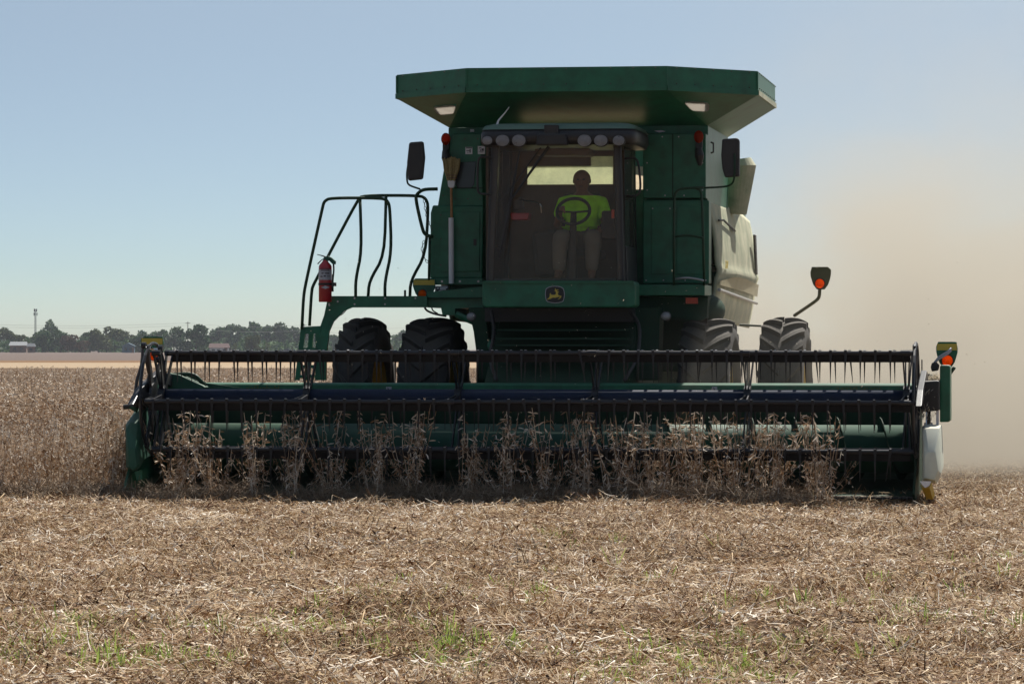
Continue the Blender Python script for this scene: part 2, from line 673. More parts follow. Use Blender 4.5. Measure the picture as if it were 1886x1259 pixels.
xs = sorted(set([-2500, -800, -300, -100, -40, -20] + [round(-12 + 0.16 * i, 3) for i in range(151)] + [20, 40, 100, 300, 800, 2500]))
ys = sorted(set([-60, -20, 0, 8] + [round(14 + 0.2 * i, 3) for i in range(331)] + [90, 100, 115, 130, 200, 600, 2000, 5500]))
grid_mesh('ground', xs, ys, gh, 'soil')


def sheet(name, x0, x1, y0, y1, z, m):
    return grid_mesh(name, np.linspace(x0, x1, 12).tolist(), np.linspace(y0, y1, 6).tolist(), lambda a, b: z, m)


sheet('far_stubble_strip', -400, 500, 300, 418, 0.02, 'far_stubble')
sheet('weedy_field_edge', -400, 500, 418, 492, 0.02, 'weedy_edge')
sheet('far_crop_field', -900, 900, 492, 1490, 0.02, 'far_crop')
sheet('distant_field', -2400, 2400, 1490, 5000, 0.02, 'far_crop')

# ------------------------------------------------------------------ the combine harvester
cmb = thing('combine_harvester', 'big green combine harvester facing the camera with its wide reel header down in the soybeans', 'combine harvester', (0, 0, 0))
A = cmb


def P(px, py, v):
    return Vector(q(px, py, v))


# --- grain tank and body ------------------------------------------------
VT = 3.3                                   # front wall of the tank
uL, uR = U(828, VT), U(1303, VT)
wTop = Wd(234, VT)
tank = MB()
th = 0.03
wMid = Wd(372, VT)
wBot = Wd(540, VT)
# front wall with an opening behind the cab's rear window
wu0, wu1 = U(960, VT), U(1185, VT)
ww0, ww1 = Wd(350, VT), wTop - 0.03
tank.box(uL, wu0, VT, VT + th, wBot, wTop)
tank.box(wu1, uR, VT, VT + th, wBot, wTop)
tank.box(wu0, wu1, VT, VT + th, wBot, ww0)
tank.box(wu0, wu1, VT, VT + th, ww1, wTop)
tank.box(uL, uL + th, VT + th, 5.6, wBot, wTop)
tank.box(uR - th, uR, VT + th, 5.6, 2.4, wTop)
tank.box(uL + th, uR - th, 5.6 - th, 5.6, wBot, wTop)
tank.box(uL + th, uR - th, VT + th, 5.6 - th, 2.35, 2.38)
tankp = part('grain_tank', tank, 'green_paint', A, auto=True)
# top band, panel seams and bolts
b = MB().box(uL - 0.01, uR + 0.008, VT - 0.012, VT, wTop - 0.10, wTop)
part('top_rail', b, 'green_paint', tankp, bevel=0.004)
# grain heap
g = MB()
nx, ny = 24, 20
for j in range(ny):
    for i in range(nx):
        x = uL + 0.05 + (uR - uL - 0.1) * i / (nx - 1)
        y = VT + 0.05 + (5.5 - VT - 0.05) * j / (ny - 1)
        z = 2.75 + 0.55 * math.exp(-((x - 0.2) ** 2) * 0.5) * (j / (ny - 1)) ** 0.8 * 1.4 + 0.01 * random.random()
        g.v.append((x, y, z))
for j in range(ny - 1):
    for i in range(nx - 1):
        a = j * nx + i
        g.f.append((a, a + 1, a + nx + 1, a + nx))
part('grain', g, 'grain', tankp, kind='stuff')

# extension (funnel collar above the tank)
wB, wC = Wd(169, 1.9), Wd(124, 1.9)
uFL, uFR = U(859, 1.9), U(1228, 1.9)
uLL, uRR = U(733, 2.85), U(1395, 2.75)
ringX = [(uFL, 1.9), (uFR, 1.9), (uRR, 2.78), (uRR, 5.0), (uFR, 5.9), (uFL, 5.9), (uLL, 5.0), (uLL, 2.78)]
ringA = [(uL, VT - .02), (uR, VT - .02), (uR, VT - .02), (uR, 5.6), (uR, 5.6), (uL, 5.6), (uL, 5.6), (uL, VT - .02)]


def inset(r, d):
    cx = (uL + uR) / 2
    cyy = 4.0
    return [(x + (d if x < cx else -d), y + (d if y < cyy else -d)) for x, y in r]


ext = MB()
rings = [([(x, y, wTop) for x, y in ringA]), ([(x, y, wB) for x, y in ringX]), ([(x, y, wC) for x, y in ringX]),
         ([(x, y, wC) for x, y in inset(ringX, 0.03)]), ([(x, y, wB + 0.01) for x, y in inset(ringX, 0.03)]), ([(x, y, wTop + 0.02) for x, y in inset(ringA, 0.03)])]
# window openings are cut in the two front corner faces (k = 7 left, k = 1 right)
n8 = 8
holes = {}
for ri in range(5):
    for k in range(8):
        k2 = (k + 1) % 8
        a0, a1, b0, b1 = rings[ri][k], rings[ri][k2], rings[ri + 1][k], rings[ri + 1][k2]
        if ri == 0 and k in (1, 7) or ri == 4 and k in (1, 7):
            tgt = 'out' if ri == 0 else 'in'
            # triangle-like face: tip (tank corner), two outer corners
            if ri == 0:
                tip, c0, c1 = Vector(a0), Vector(b0), Vector(b1)
            else:
                tip, c0, c1 = Vector(b0), Vector(a0), Vector(a1)

            def bc(s, t):
                return tip.lerp(c0, s).lerp(tip.lerp(c1, s), t)
            s0, s1, t0, t1 = (0.44, 0.68, 0.42, 0.90) if k == 7 else (0.46, 0.72, 0.08, 0.46)
            hole = [bc(s0, t0), bc(s0, t1), bc(s1, t1), bc(s1, t0)]
            outer = [bc(0.02, 0), bc(0.02, 1), bc(1, 1), bc(1, 0)]
            vs = outer + hole
            ext.add(vs, [(0, 1, 5, 4), (1, 2, 6, 5), (2, 3, 7, 6), (3, 0, 4, 7)])
            ext.add([tip, bc(0.02, 0), bc(0.02, 1)], [(0, 1, 2)])
            if ri == 0: holes[k] = [bc(s0 + 0.06, t0), bc(s0, t0 + 0.1), bc(s0, t1), bc(s1 - .08, t1 + 0.02), bc(s1, t1 - 0.08), bc(s1, t0 + .02)]
            if ri == 0: holes[(k, 'r')] = (hole, None)
            else:
                h0 = holes[(k, 'r')][0]
                ext.add(h0 + hole, [(0, 1, 5, 4), (1, 2, 6, 5), (2, 3, 7, 6), (3, 0, 4, 7)])
        else:
            fpts = []
            for p in (a0, a1, b1, b0):
                if not any((Vector(p) - Vector(x)).length < 1e-6 for x in fpts): fpts.append(p)
            ext.add(fpts, [tuple(range(len(fpts)))])
extp = part('tank_extension', ext, 'green_paint', A, auto=True)
# folded lip under the panels and corner seams
for k in range(8):
    k2 = (k + 1) % 8
    a, b2 = Vector((*ringX[k], wB)), Vector((*ringX[k2], wB))
    cen = Vector(((uL + uR) / 2, 4, wB))
    d = (b2 - a).normalized()
    nrm = Vector((d.y, -d.x, 0))
    if nrm.dot(a - cen) < 0: nrm = -nrm
    e = 0.006 if k % 2 else 0.0
    m_ = MB().prism([a + nrm * 0.004, b2 + nrm * 0.004, b2 + nrm * 0.016, a + nrm * 0.016], [p + Vector((0, 0, 0.052)) for p in (a + nrm * 0.004, b2 + nrm * 0.004, b2 + nrm * 0.016, a + nrm * 0.016)])
    part('lip', m_, 'green_paint' if k != 2 else 'green_paint_dust_glare', extp, auto=True)  # right-hand lip takes the paler coat with the painted glare
for k in (0, 1, 2, 7):
    a = ringX[k]
    part('corner_seam', MB().box(a[0] - 0.008, a[0] + 0.008, a[1] - 0.018, a[1] - 0.004, wB + 0.055, wC - 0.01), 'green_paint', extp)
rv = MB()
for k in (7, 0, 1, 2):
    k2 = (k + 1) % 8
    a, b2 = Vector((*ringX[k], 0)), Vector((*ringX[k2], 0))
    nb_ = max(3, int((b2 - a).length / .22))
    d_ = (b2 - a).normalized()
    nv_ = Vector((d_.y, -d_.x, 0))
    for j in range(nb_):
        p = a.lerp(b2, (j + .5) / nb_) + nv_ * .012
        for z in (wB + .075, wC - .02):
            rv.ell((p.x, p.y, z), .007, .007, .007, 6, 4)
part('rivets', rv, 'dark_steel', extp, kind='stuff')
for k in (7, 1):
    hole = holes[(k, 'r')][0]
    cc = sum(hole, Vector()) / 4
    pts = [cc + (p - cc) * 1.08 for p in hole]
    nrm = (pts[1] - pts[0]).cross(pts[2] - pts[0]).normalized()
    if nrm.z > 0: nrm = -nrm
    r_ = []
    for i in range(4):
        p, pn, pp = pts[i], pts[(i + 1) % 4], pts[(i - 1) % 4]
        r_ += [p.lerp(pp, 0.28), p.lerp(p.lerp(pp, .28).lerp(p.lerp(pn, .28), .5), .5), p.lerp(pn, 0.28)]
    pane = MB().prism([p + nrm * 0.006 for p in r_], [p + nrm * 0.012 for p in r_])
    part('light_pane', pane, 'light_pane', extp, auto=True, label='pale sunlit pane in the sloping underside corner')

# --- front faces beside the cab -------------------------------------------
VL = 3.05
lt = MB().front([(835, 246), (885, 246), (890, 380), (806, 380), (820, 296)], VL, VT - .015)
lp = part('upper_side_cover', lt, 'green_paint', A, bevel=0.008)
lw = MB().front([(797, 378), (890, 380), (888, 512), (792, 512), (793, 392)], VL - 0.06, VT - .015)
lwp = part('side_cabinet', lw, 'green_paint', A, bevel=0.012)
part('cabinet_door', MB().front([(812, 390), (884, 390), (883, 500), (810, 500)], VL - 0.075, VL - 0.058), 'green_paint', lwp, bevel=0.006)
for px_ in (814, 847, 881):
    part('bolt', MB().cyl(P(px_, 518, VL - 0.09), P(px_, 518, VL - 0.06), 0.012, 8), 'steel', lwp)
part('door_latch', MB().front([(872, 440), (877, 440), (877, 452), (872, 452)], VL - 0.09, VL - 0.074), 'black_plastic', lwp)
part('cabinet_sill', MB().front([(788, 512), (889, 512), (888, 524), (790, 524)], VL - 0.085, VT - .015), 'green_paint', A, bevel=0.004)
part('small_window', MB().front([(846, 299), (877, 297), (873, 340), (868, 346), (842, 346), (838, 338), (841, 305)], VL - 0.012, VL - 0.002), 'window_dark', lp, bevel=0.003)


def decal(px0, px1, py0, py1, v, parent, arr=None, head=False):
    o = part('decal', MB().front([(px0, py0), (px1, py0), (px1, py1), (px0, py1)], v - 0.005, v - 0.002), 'white_paint', parent)
    if arr:
        for (a, b_, c, d) in arr:
            X0, X1 = px0 + (px1 - px0) * a, px0 + (px1 - px0) * c
            Y0, Y1 = py0 + (py1 - py0) * b_, py0 + (py1 - py0) * d
            arrm.front([(X0, Y0), (X1, Y0), (X1, Y1), (X0, Y1)], v - 0.008, v - 0.006)
    return o


arrm = MB()
decal(857, 870, 271, 284, VL, lp, [(.1, .05, .95, .18), (.15, .45, .6, .55), (.6, .3, .75, .8), (.25, .7, .45, .78)])
decal(880, 893, 269, 284, VL, lp, [(.15, .2, .5, .3), (.55, .3, .85, .6), (.2, .7, .8, .76), (.3, .45, .5, .6)])
part('decal_print', arrm, 'label_ink', lp, kind='stuff')
part('decal', MB().front([(866, 238), (873, 238), (873, 243), (866, 243)], VT - .018, VT - .014), 'white_paint', tankp)
dp = part('warning_plate', MB().front([(801, 526), (826, 526), (826, 538), (801, 538)], VL - 0.115, VL - 0.11), 'black_plastic', A)
txt = MB()
for (a, b_, c, d) in [(802, 527, 825, 528), (802, 528, 803, 537), (805, 529.5, 808, 532), (810, 529, 824, 530.5), (810, 531.6, 821, 533.4), (808, 535, 823, 536)]:
    txt.front([(a, b_), (c, b_), (c, d), (a, d)], VL - 0.119, VL - 0.1155)
part('plate_print', txt, 'white_paint', dp, kind='stuff')

bt_ = MB()
for px_, py_, v_ in [(832, 256, VL), (856, 256, VL), (880, 256, VL), (816, 360, VL), (838, 366, VL), (862, 366, VL), (884, 366, VL), (812, 396, VL - .08), (812, 440, VL - .08), (812, 488, VL - .08)]:
    c = P(px_, py_, v_)
    bt_.cyl((c[0], v_ - .008, c[2]), (c[0], v_ + .004, c[2]), .008, 6)
part('rivets', bt_, 'dark_steel', lp, kind='stuff')
part('panel_seam', MB().front([(826, 345), (890, 345), (890, 347.5), (826, 347.5)], VL - .006, VL), 'dark_green', lp)
# right of the cab
rw = MB().front([(1184, 246), (1300, 246), (1300, 365), (1184, 365)], VL + .05, VT - .015)
rwp = part('upper_side_cover', rw, 'green_paint', A, bevel=0.008)
rl = MB().front([(1184, 369), (1306, 369), (1306, 522), (1184, 522)], VL - .02, VT - .015)
rlp = part('side_cabinet', rl, 'green_paint', A, bevel=0.012)
part('cabinet_door', MB().front([(1200, 380), (1236, 380), (1236, 505), (1200, 505)], VL - 0.035, VL - 0.018), 'green_paint', rlp, bevel=0.006)
part('cabinet_door', MB().front([(1246, 380), (1298, 380), (1298, 505), (1246, 505)], VL - 0.033, VL - 0.018), 'green_paint', rlp, bevel=0.006)
part('deck_box', MB().front([(1176, 524), (1298, 524), (1298, 544), (1176, 544)], 2.55, VT - .02), 'green_paint', A, bevel=0.006)
part('reflector', MB().front([(1263, 548), (1285, 548), (1285, 559), (1263, 559)], 2.72, 2.75), 'orange_reflector', A)
part('handle', MB().tube([q(1309, 262, 3.5), q(1314, 264, 3.5), q(1314, 280, 3.5), q(1309, 282, 3.5)], 0.01), 'dark_steel', tankp)

bt_ = MB()
for px_, py_, v_ in [(1192, 252, VL + .05), (1220, 252, VL + .05), (1250, 252, VL + .05), (1192, 300, VL + .05), (1192, 350, VL + .05), (1225, 360, VL + .05), (1260, 360, VL + .05), (1294, 300, VL + .05), (1294, 350, VL + .05), (1190, 516, VL - .02), (1222, 516, VL - .02), (1262, 516, VL - .02), (1300, 516, VL - .02), (1202, 384, VL - .04), (1234, 384, VL - .04)]:
    c = P(px_, py_, v_)
    bt_.cyl((c[0], v_ - .008, c[2]), (c[0], v_ + .004, c[2]), .008, 6)
part('rivets', bt_, 'steel', rwp, kind='stuff')
part('panel_seam', MB().front([(1238, 247), (1240, 247), (1240, 364), (1238, 364)], VL + .044, VL + .05), 'dark_green', rwp)
part('clip', MB().front([(1205, 241), (1218, 240), (1226, 242), (1214, 244)], VT - .03, VT - .016), 'steel', A)
# beacons
for (px_, py_) in ((821, 256), (1287, 252)):
    c = P(px_, py_, VL - 0.04)
    bo = part('beacon_bracket', MB().box(c[0] - 0.035, c[0] + 0.035, c[1] - 0.0, c[1] + 0.09, c[2] - 0.12, c[2] - 0.02), 'black_plastic', A, bevel=0.006)
    part('beacon_lens', MB().ell((c[0], c[1], c[2]), 0.05, 0.05, 0.065), 'red_lens', bo, smooth=True)
    part('horn', MB().tube([(c[0], c[1] - .02, c[2] - 0.12), (c[0] + 0.01, c[1] - .03, c[2] - .2), (c[0] + 0.015, c[1] - .02, c[2] - .30)], 0.03, 10, radii=[0.035, 0.05, 0.02]), 'black_plastic', bo)

# --- right flank: side panels with dust and painted sun glare ---------------------------------
u0 = U(1305, 3.4) + 0.01


def bulge(w):
    t = max(0.0, min(1.0, (w - 1.78) / (3.07 - 1.78)))
    return u0 - 0.05 + 0.13 * math.sin(math.pi * (0.12 + 0.8 * t)) + 0.03 * math.exp(-((w - 2.32) / 0.05) ** 2)


def flank(side, v0, v1, wlo, whi, off=0.0, nv=10, nw=26, cut=None):
    m_ = MB()
    cols = []
    for i in range(nv + 1):
        v = v0 + (v1 - v0) * i / nv
        lo = wlo(v) if callable(wlo) else wlo
        hi = whi(v) if callable(whi) else whi
        for j in range(nw + 1):
            w = lo + (hi - lo) * j / nw
            m_.v.append((side * (bulge(w) + off) + (0 if side > 0 else (uL + uR)), v, w))
    for i in range(nv):
        for j in range(nw):
            a = i * (nw + 1) + j
            m_.f.append((a, a + 1, a + nw + 2, a + nw + 1))
    return m_


for side in (1, -1):
    fp = part('side_panel', flank(side, 3.42, 8.2, lambda v: 1.80 - .012 * (v - 3.4), lambda v: 3.07 - (0.05 * max(0, v - 6.8) ** 1.3), nv=20), 'green_paint_dust_glare', A, smooth=True)
    fp2 = fp
    for o_ in (fp,):
        so = o_.modifiers.new('thickness', 'SOLIDIFY')
        so.thickness = 0.03
        so.offset = 1 if side > 0 else -1
    part('yellow_stripe', flank(side, 3.43, 6.42, lambda v: 2.17 - 0.01 * (v - 3.4), lambda v: 2.21 + 0.045 * min(1.6, v - 3.4), off=0.034, nw=3), 'stripe_faded', fp, smooth=True)
    part('yellow_stripe', flank(side, 6.43, 8.15, lambda v: 2.14 - 0.02 * (v - 6.4), lambda v: 2.28 - 0.02 * (v - 6.4), off=0.034, nw=3), 'stripe_faded', fp2, smooth=True)
    mo = MB().tube([(side * (bulge(2.12) + 0.035) + (0 if side > 0 else (uL + uR)), 3.45, 2.12), (side * (bulge(2.07) + 0.035) + (0 if side > 0 else (uL + uR)), 8.1, 2.03)], 0.018, 8)
    part('trim_strip', mo, 'steel', fp)
    gr = MB().tube([(side * (bulge(2.88) + .034) + (0 if side > 0 else (uL + uR)), 3.8, 2.86), (side * (bulge(2.9) + .034) + (0 if side > 0 else (uL + uR)), 4.4, 2.88), (side * (bulge(2.85) + .034) + (0 if side > 0 else (uL + uR)), 5.6, 2.80)], 0.012, 6)
    part('air_slot', gr, 'black_plastic', fp)
    # rear upper engine hood
ll = lettering('9860', 0.13, (bulge(2.39) + 0.037, 4.05, 2.39), 'decal_yellow', A, mirror=True, rotz=R(90), sx=1.3)
vent = MB().side([(7.6, 2.82), (7.85, 2.36), (8.0, 2.36), (7.8, 2.82)], bulge(2.6) + 0.02, bulge(2.6) + 0.045)
part('side_vent', vent, 'black_plastic', A, bevel=0.01)
part('rear_hood', MB().box(uL + 0.15, uR - 0.12, 5.62, 9.2, 2.3, 3.45), 'green_paint', A, bevel=0.06)
part('rear_skirt', MB().box(uL + 0.25, uR - 0.25, 5.0, 9.4, 1.25, 2.29), 'dark_green', A, bevel=0.03)
# fender hump in front of the panel above the right wheels
fh = MB().ell((U(1300, 3.1), 3.25, Wd(572, 3.1)), 0.19, 0.35, 0.17, 16, 10)
part('fender', fh, 'dark_green', A, smooth=True)
part('panel_vane', MB().front([(1362, 577), (1375, 572), (1384, 573), (1372, 580)], 8.2, 8.25), 'dark_green', A)
part('ladder_bar', MB().tube([q(1362, 598, 4.6), q(1402, 600, 4.6)], 0.012), 'green_rail', A)

# unloading auger, folded back beside the tank
pa = [q(1360, 380, 6.0), q(1360, 350, 6.1), q(1360, 335, 6.5), q(1372, 335, 9.5)]
ua = MB().tube(pa, 0.10, 20, smooth=2, radii=None)
uap = part('unloading_auger', ua, 'green_paint_dust_glare', A, smooth=True, auto=True)
bk = []
for i in range(21):
    a = 2 * math.pi * i / 20
c0, c1, c2, c3 = P(1357, 394, 5.9), P(1360, 350, 5.9), P(1364, 306, 5.9), P(1362, 294, 5.9)
part('auger_boot', MB().tube([c0, c1, c2, c3], 0.17, 24, radii=[0.11, 0.145, 0.175, 0.13]), 'green_paint_dust_glare', uap, smooth=False, auto=True)

# --- platform, ladder and rails (left in the photo) ----------------------
VP = 2.45
pf = MB().front([(604, 547), (606, 545), (786, 545), (786, 566), (648, 566), (634, 572), (614, 592), (606, 610), (601, 650), (600, 700), (580, 700), (582, 650), (580, 616), (590, 600), (597, 580)], VP, VP + 0.05)
pfp = part('platform_beam', pf, 'green_paint', A, auto=True)
part('platform_deck', MB().box(U(612, VP), U(888, VP), VP + 0.05, 3.2, Wd(550, VP), Wd(547, VP)), 'dark_green', A)
part('ladder_top', MB().front([(553, 602), (590, 600), (590, 614), (553, 615)], VP - 0.012, VP - .002), 'green_paint', pfp)
for px_, py_ in ((582.5, 551), (582.5, 562), (622, 555), (653, 549), (653, 560), (709, 549), (709, 560), (765, 549), (606, 560)):
    part('bolt', MB().cyl(P(px_ if px_ > 600 else px_ + 24, py_, VP - 0.015), P(px_ if px_ > 600 else px_ + 24, py_, VP), 0.010, 8), 'steel', pfp)
rs = 0.0165


def rail(pts, v, r=rs, name='hand_rail', m='green_rail', parent=A, vs=None):
    pp = [q(a, b_, v if vs is None else vs[i]) for i, (a, b_) in enumerate(pts)]
    return part(name, MB().tube(pp, r, 8, smooth=2), m, parent, smooth=True)


rail([(556, 606), (559, 546), (563, 522), (594, 382), (597, 371), (608, 364.5), (703, 364.5), (714, 370), (718, 382), (721, 463), (709, 518), (709, 546)], VP - 0.03)
rail([(570, 600), (574, 534), (577, 525), (587, 506), (606, 468), (659, 368), (668, 360), (773, 360), (784.5, 366), (789, 380), (784, 468), (756, 518), (755, 546)], VP + 0.62)
rail([(663, 364), (666, 463), (655, 515), (655, 546)], VP - 0.02)
rail([(711, 362), (708, 470), (680, 518), (678, 546)], VP + 0.6)
rail([(806, 348), (780, 348.6), (769, 356), (765, 365), (778.5, 425), (784.5, 433), (798, 436)], VP + 0.3, r=0.018)
rail([(791.5, 433), (790, 516)], VP + 0.35, r=0.014)
rail([(746, 546), (746, 534)], VP, r=0.012, name='stop_peg')
# chains
for pts in ([(781, 367), (783, 385), (789, 410), (797, 424)], [(781, 443), (778, 452), (777, 463), (781, 474), (788, 484), (794, 486)]):
    ch = MB()
    cp = chaikin([q(a, b_, VP + 0.25) for a, b_ in pts], 3)
    L_ = [0]
    for i in range(1, len(cp)): L_.append(L_[-1] + (cp[i] - cp[i - 1]).length)
    n_ = int(L_[-1] / 0.034)
    for k in range(n_):
        s_ = L_[-1] * (k + .5) / n_
        i = max(j for j in range(len(L_)) if L_[j] <= s_)
        i = min(i, len(cp) - 2)
        c = cp[i].lerp(cp[i + 1], (s_ - L_[i]) / max(1e-6, L_[i + 1] - L_[i]))
        d = (cp[i + 1] - cp[i]).normalized()
        e_ = Vector((0, 1, 0)) if k % 2 else d.cross(Vector((0, 1, 0))).normalized()
        loop = [c + d * 0.021 * math.cos(t) + e_ * 0.011 * math.sin(t) for t in [2 * math.pi * z / 8 for z in range(9)]]
        ch.tube(loop, 0.0032, 5, cap=False)
    part('safety_chain', ch, 'dark_steel', A, kind='stuff')
# hoses under the platform
rail([(616, 580), (622, 583), (632, 578), (640, 568)], VP + 0.02, r=0.004, name='cable', m='black_plastic')
rail([(782, 566), (786, 572), (800, 578), (822, 582)], VP + 0.2, r=0.011, name='hose', m='black_plastic')
rail([(795, 566), (797, 572), (806, 577)], VP + 0.25, r=0.007, name='hose', m='black_plastic')
# lower ladder
lad = MB().front([(553, 613), (562, 613), (551, 700), (543, 700)], VP - 0.05, VP - 0.01)
lp_ = part('ladder', lad, 'green_paint', A, auto=True)
part('ladder_rail', MB().front([(569, 613), (577, 613), (570, 700), (562, 700)], VP + 0.45, VP + 0.49), 'green_paint', lp_)
for py_, dx in ((672, 5), (690, 2), (640, 10)):
    part('step', MB().front([(548 + dx, py_), (572 + dx, py_), (572 + dx, py_ + 6), (548 + dx, py_ + 6)], VP - 0.045, VP + 0.45), 'green_paint', lp_)

# right-hand grab frame and steps
VR = 2.5
rail([(1241, 526), (1241, 366), (1245, 352), (1256, 347), (1296, 345)], VR, r=0.013)
rail([(1297, 526), (1293, 365), (1290, 350), (1282, 347)], VR + .05, r=0.013)
for py_ in (436, 514):
    rail([(1242, py_), (1266, py_ - 3), (1290, py_ + 1), (1296, py_ + 3)], VR + .02, r=0.012, name='rung', m='steel' if py_ > 500 else 'green_rail')
# mirrors
def mirror(poly, v, arm, arm_r=0.010):
    mm = part('side_mirror', MB().front(poly, v, v + 0.07), 'black_plastic', A, bevel=0.02)
    part('mirror_glass', MB().front([(a * .94 + .06 * sum(x for x, _ in poly) / len(poly), b_ * .94 + .06 * sum(y for _, y in poly) / len(poly)) for a, b_ in poly], v + 0.072, v + 0.076, at=v), 'chrome', mm)
    part('mirror_arm', MB().tube([q(a, b_, z) for a, b_, z in arm], arm_r, 8, smooth=2), 'green_rail', mm, smooth=True)


mirror([(753, 262), (779, 260), (782, 290), (778, 330), (751, 333), (749, 300)], 2.3, [(752, 300, 2.42), (749, 320, 2.42), (750, 337, 2.45), (755, 342, 2.5), (773, 348, 2.7)])
mirror([(1330, 256), (1358, 254), (1362, 258), (1362, 325), (1335, 327), (1330, 310), (1328, 285)], 2.2, [(1353, 283, 2.19), (1353, 325, 2.19), (1350, 338, 2.25), (1338, 344, 2.35), (1298, 346, 2.5)])

# --- cab -------------------------------------------------------------------
VC, VB = 1.9, 3.04                            # windscreen plane, cab back
cL, cR = U(895, VC), U(1150, VC)
wF, wRf = Wd(518, VC), Wd(266, VC)
tL, tR = U(905, VC), U(1143, VC)
cab = MB()
cab.box(cL, cR, VC + 0.02, VB, wF - 0.06, wF - 0.01)
cabp = part('cab_floor', cab, 'interior', A)


def post(x0, x1, y0, y1, wl, wh, dx=0, name='pillar', m='cab_black', bevel=0.012):
    A_ = [(x0, y0, wl), (x1, y0, wl), (x1, y1, wl), (x0, y1, wl)]
    B_ = [(x + dx, y, wh) for x, y, _ in A_]
    return part(name, MB().prism(A_, B_), m, A, bevel=bevel)


post(cL, cL + 0.075, VC, VC + 0.12, wF, wRf, tL - cL)
post(cR - 0.075, cR, VC, VC + 0.12, wF, wRf, tR - cR)
post(cL, cL + 0.08, VB - 0.14, VB, wF, wRf, .02)
post(cR - 0.08, cR, VB - 0.14, VB, wF, wRf, -.02)
post(cR - 0.03, cR + 0.02, VC + 0.12, VB - 0.14, wF - .03, wF + 0.36, -0.01, name='door_panel')
post(cL - 0.02, cL + 0.03, VC + 0.12, VB - 0.14, wF - .03, wF + 0.36, 0.01, name='door_panel')
part('windscreen_sill', MB().box(cL + 0.078, cR - 0.078, VC + 0.012, VC + 0.09, wF - 0.008, wF + 0.03), 'cab_black', A, bevel=0.006)


def curved_pane(x0, x1, X0, X1, v, wl, wh, bow, n=14, t=0.008):
    m_ = MB()
    for tt in (0, t):
        for j in range(2):
            for i in range(n + 1):
                f = i / n
                x = (x0 + (x1 - x0) * f) if j == 0 else (X0 + (X1 - X0) * f)
                m_.v.append((x, v - bow * math.sin(math.pi * f) ** .7 + tt, wl if j == 0 else wh))
    for i in range(n):
        m_.f.append((i, i + 1, n + 2 + i, n + 1 + i))
    return m_


def pane_shift(m_, n=14):
    m_.v = m_.v[:2 * (n + 1)]
    return m_


part('windscreen', pane_shift(curved_pane(cL + .03, cR - .03, tL + .03, tR - .03, VC - 0.002, wF + 0.01, wRf, 0.10)), 'windshield_glass', A, smooth=True)
# dark ceramic edge inside the glass (curved bottom)
for sgn, uu in ((1, cR - 0.012), (-1, cL + 0.012)):
    part('side_window', MB().box(uu - 0.004, uu + 0.004, VC + 0.12, VB - 0.14, wF + 0.36, wRf - .02), 'side_glass', A)
# cab back wall with L shaped window
bw = MB()
vb = VB - 0.02
X = [U(a, vb) for a in (895, 971, 1088, 1129, 1152)]
Z = [Wd(b_, vb) for b_ in (518, 340, 306, 288, 262)]
bw.box(X[0], X[1], vb, vb + 0.03, Z[0], Z[4])
bw.box(X[3], X[4], vb, vb + 0.03, Z[0], Z[4])
bw.box(X[1], X[3], vb, vb + 0.03, Z[0], Z[1])
bw.box(X[1], X[2], vb, vb + 0.03, Z[2], Z[4])
bw.box(X[2], X[3], vb, vb + 0.03, Z[3], Z[4])
part('cab_back', bw, 'interior', A)
rw_ = MB().front([(971, 306), (1088, 306), (1088, 288), (1129, 288), (1129, 340), (971, 340)], vb + 0.012, vb + 0.018)
part('rear_window', rw_, 'rear_glass', A)
part('ceiling_liner', MB().box(cL + 0.03, cR - 0.03, VC + 0.02, VB, wRf - 0.005, wRf + 0.03), 'interior', A)
part('roof_console', MB().front([(985, 272), (1085, 272), (1085, 286), (985, 286)], 2.5, 2.9), 'interior', A, bevel=0.02)

# roof: rounded shell
rf = MB()
rx0, rx1 = U(884, 1.75), U(1172, 1.75)
prof = [(0.0, 268), (0.0, 246), (0.02, 236), (0.10, 231.5), (0.6, 229)]
secs = []
wr = [Wd(p, 1.75) for p in (271, 250, 238, 232, 230)]


def roof_ring(w, ins, z):
    r_ = 0.16
    x0, x1, y0, y1 = rx0 + ins, rx1 - ins, 1.66 + ins * 1.5, 3.0 - ins
    ring = []
    for cx_, cy_, a0 in ((x0 + r_, y0 + r_, 180), (x1 - r_, y0 + r_, 270), (x1 - r_, y1 - r_, 0), (x0 + r_, y1 - r_, 90)):
        for k in range(5):
            a = R(a0 + 22.5 * k)
            ring.append((cx_ + r_ * math.cos(a), cy_ + r_ * math.sin(a), z - 0.025 * abs((cx_ - (x0 + x1) / 2) / (x1 - x0)) ** 2 * 4))
    return ring


rr = [roof_ring(0, 0.02, wRf + 0.0), roof_ring(0, 0.0, wRf + 0.05), roof_ring(0, 0.0, wr[2] - 0.03), roof_ring(0, 0.012, wr[2] + .005), roof_ring(0, 0.045, wr[3] + 0.01), roof_ring(0, 0.12, wr[4] + 0.02)]
vs = [p for r_ in rr for p in r_]
n_ = len(rr[0])
fs = [tuple(range(n_ - 1, -1, -1)), tuple(range((len(rr) - 1) * n_, len(rr) * n_))]
for i in range(len(rr) - 1):
    for k in range(n_):
        fs.append((i * n_ + k, i * n_ + (k + 1) % n_, (i + 1) * n_ + (k + 1) % n_, (i + 1) * n_ + k))
rf.add(vs, fs)
roof = part('cab_roof', rf, 'cab_black', A, smooth=False, auto=True)
for p_ in roof.data.polygons: p_.use_smooth = len(p_.vertices) == 4
cap_rings = [roof_ring(0, 0.004, wr[2] + .012), roof_ring(0, 0.030, wr[3] + 0.022), roof_ring(0, 0.10, wr[4] + 0.034)]
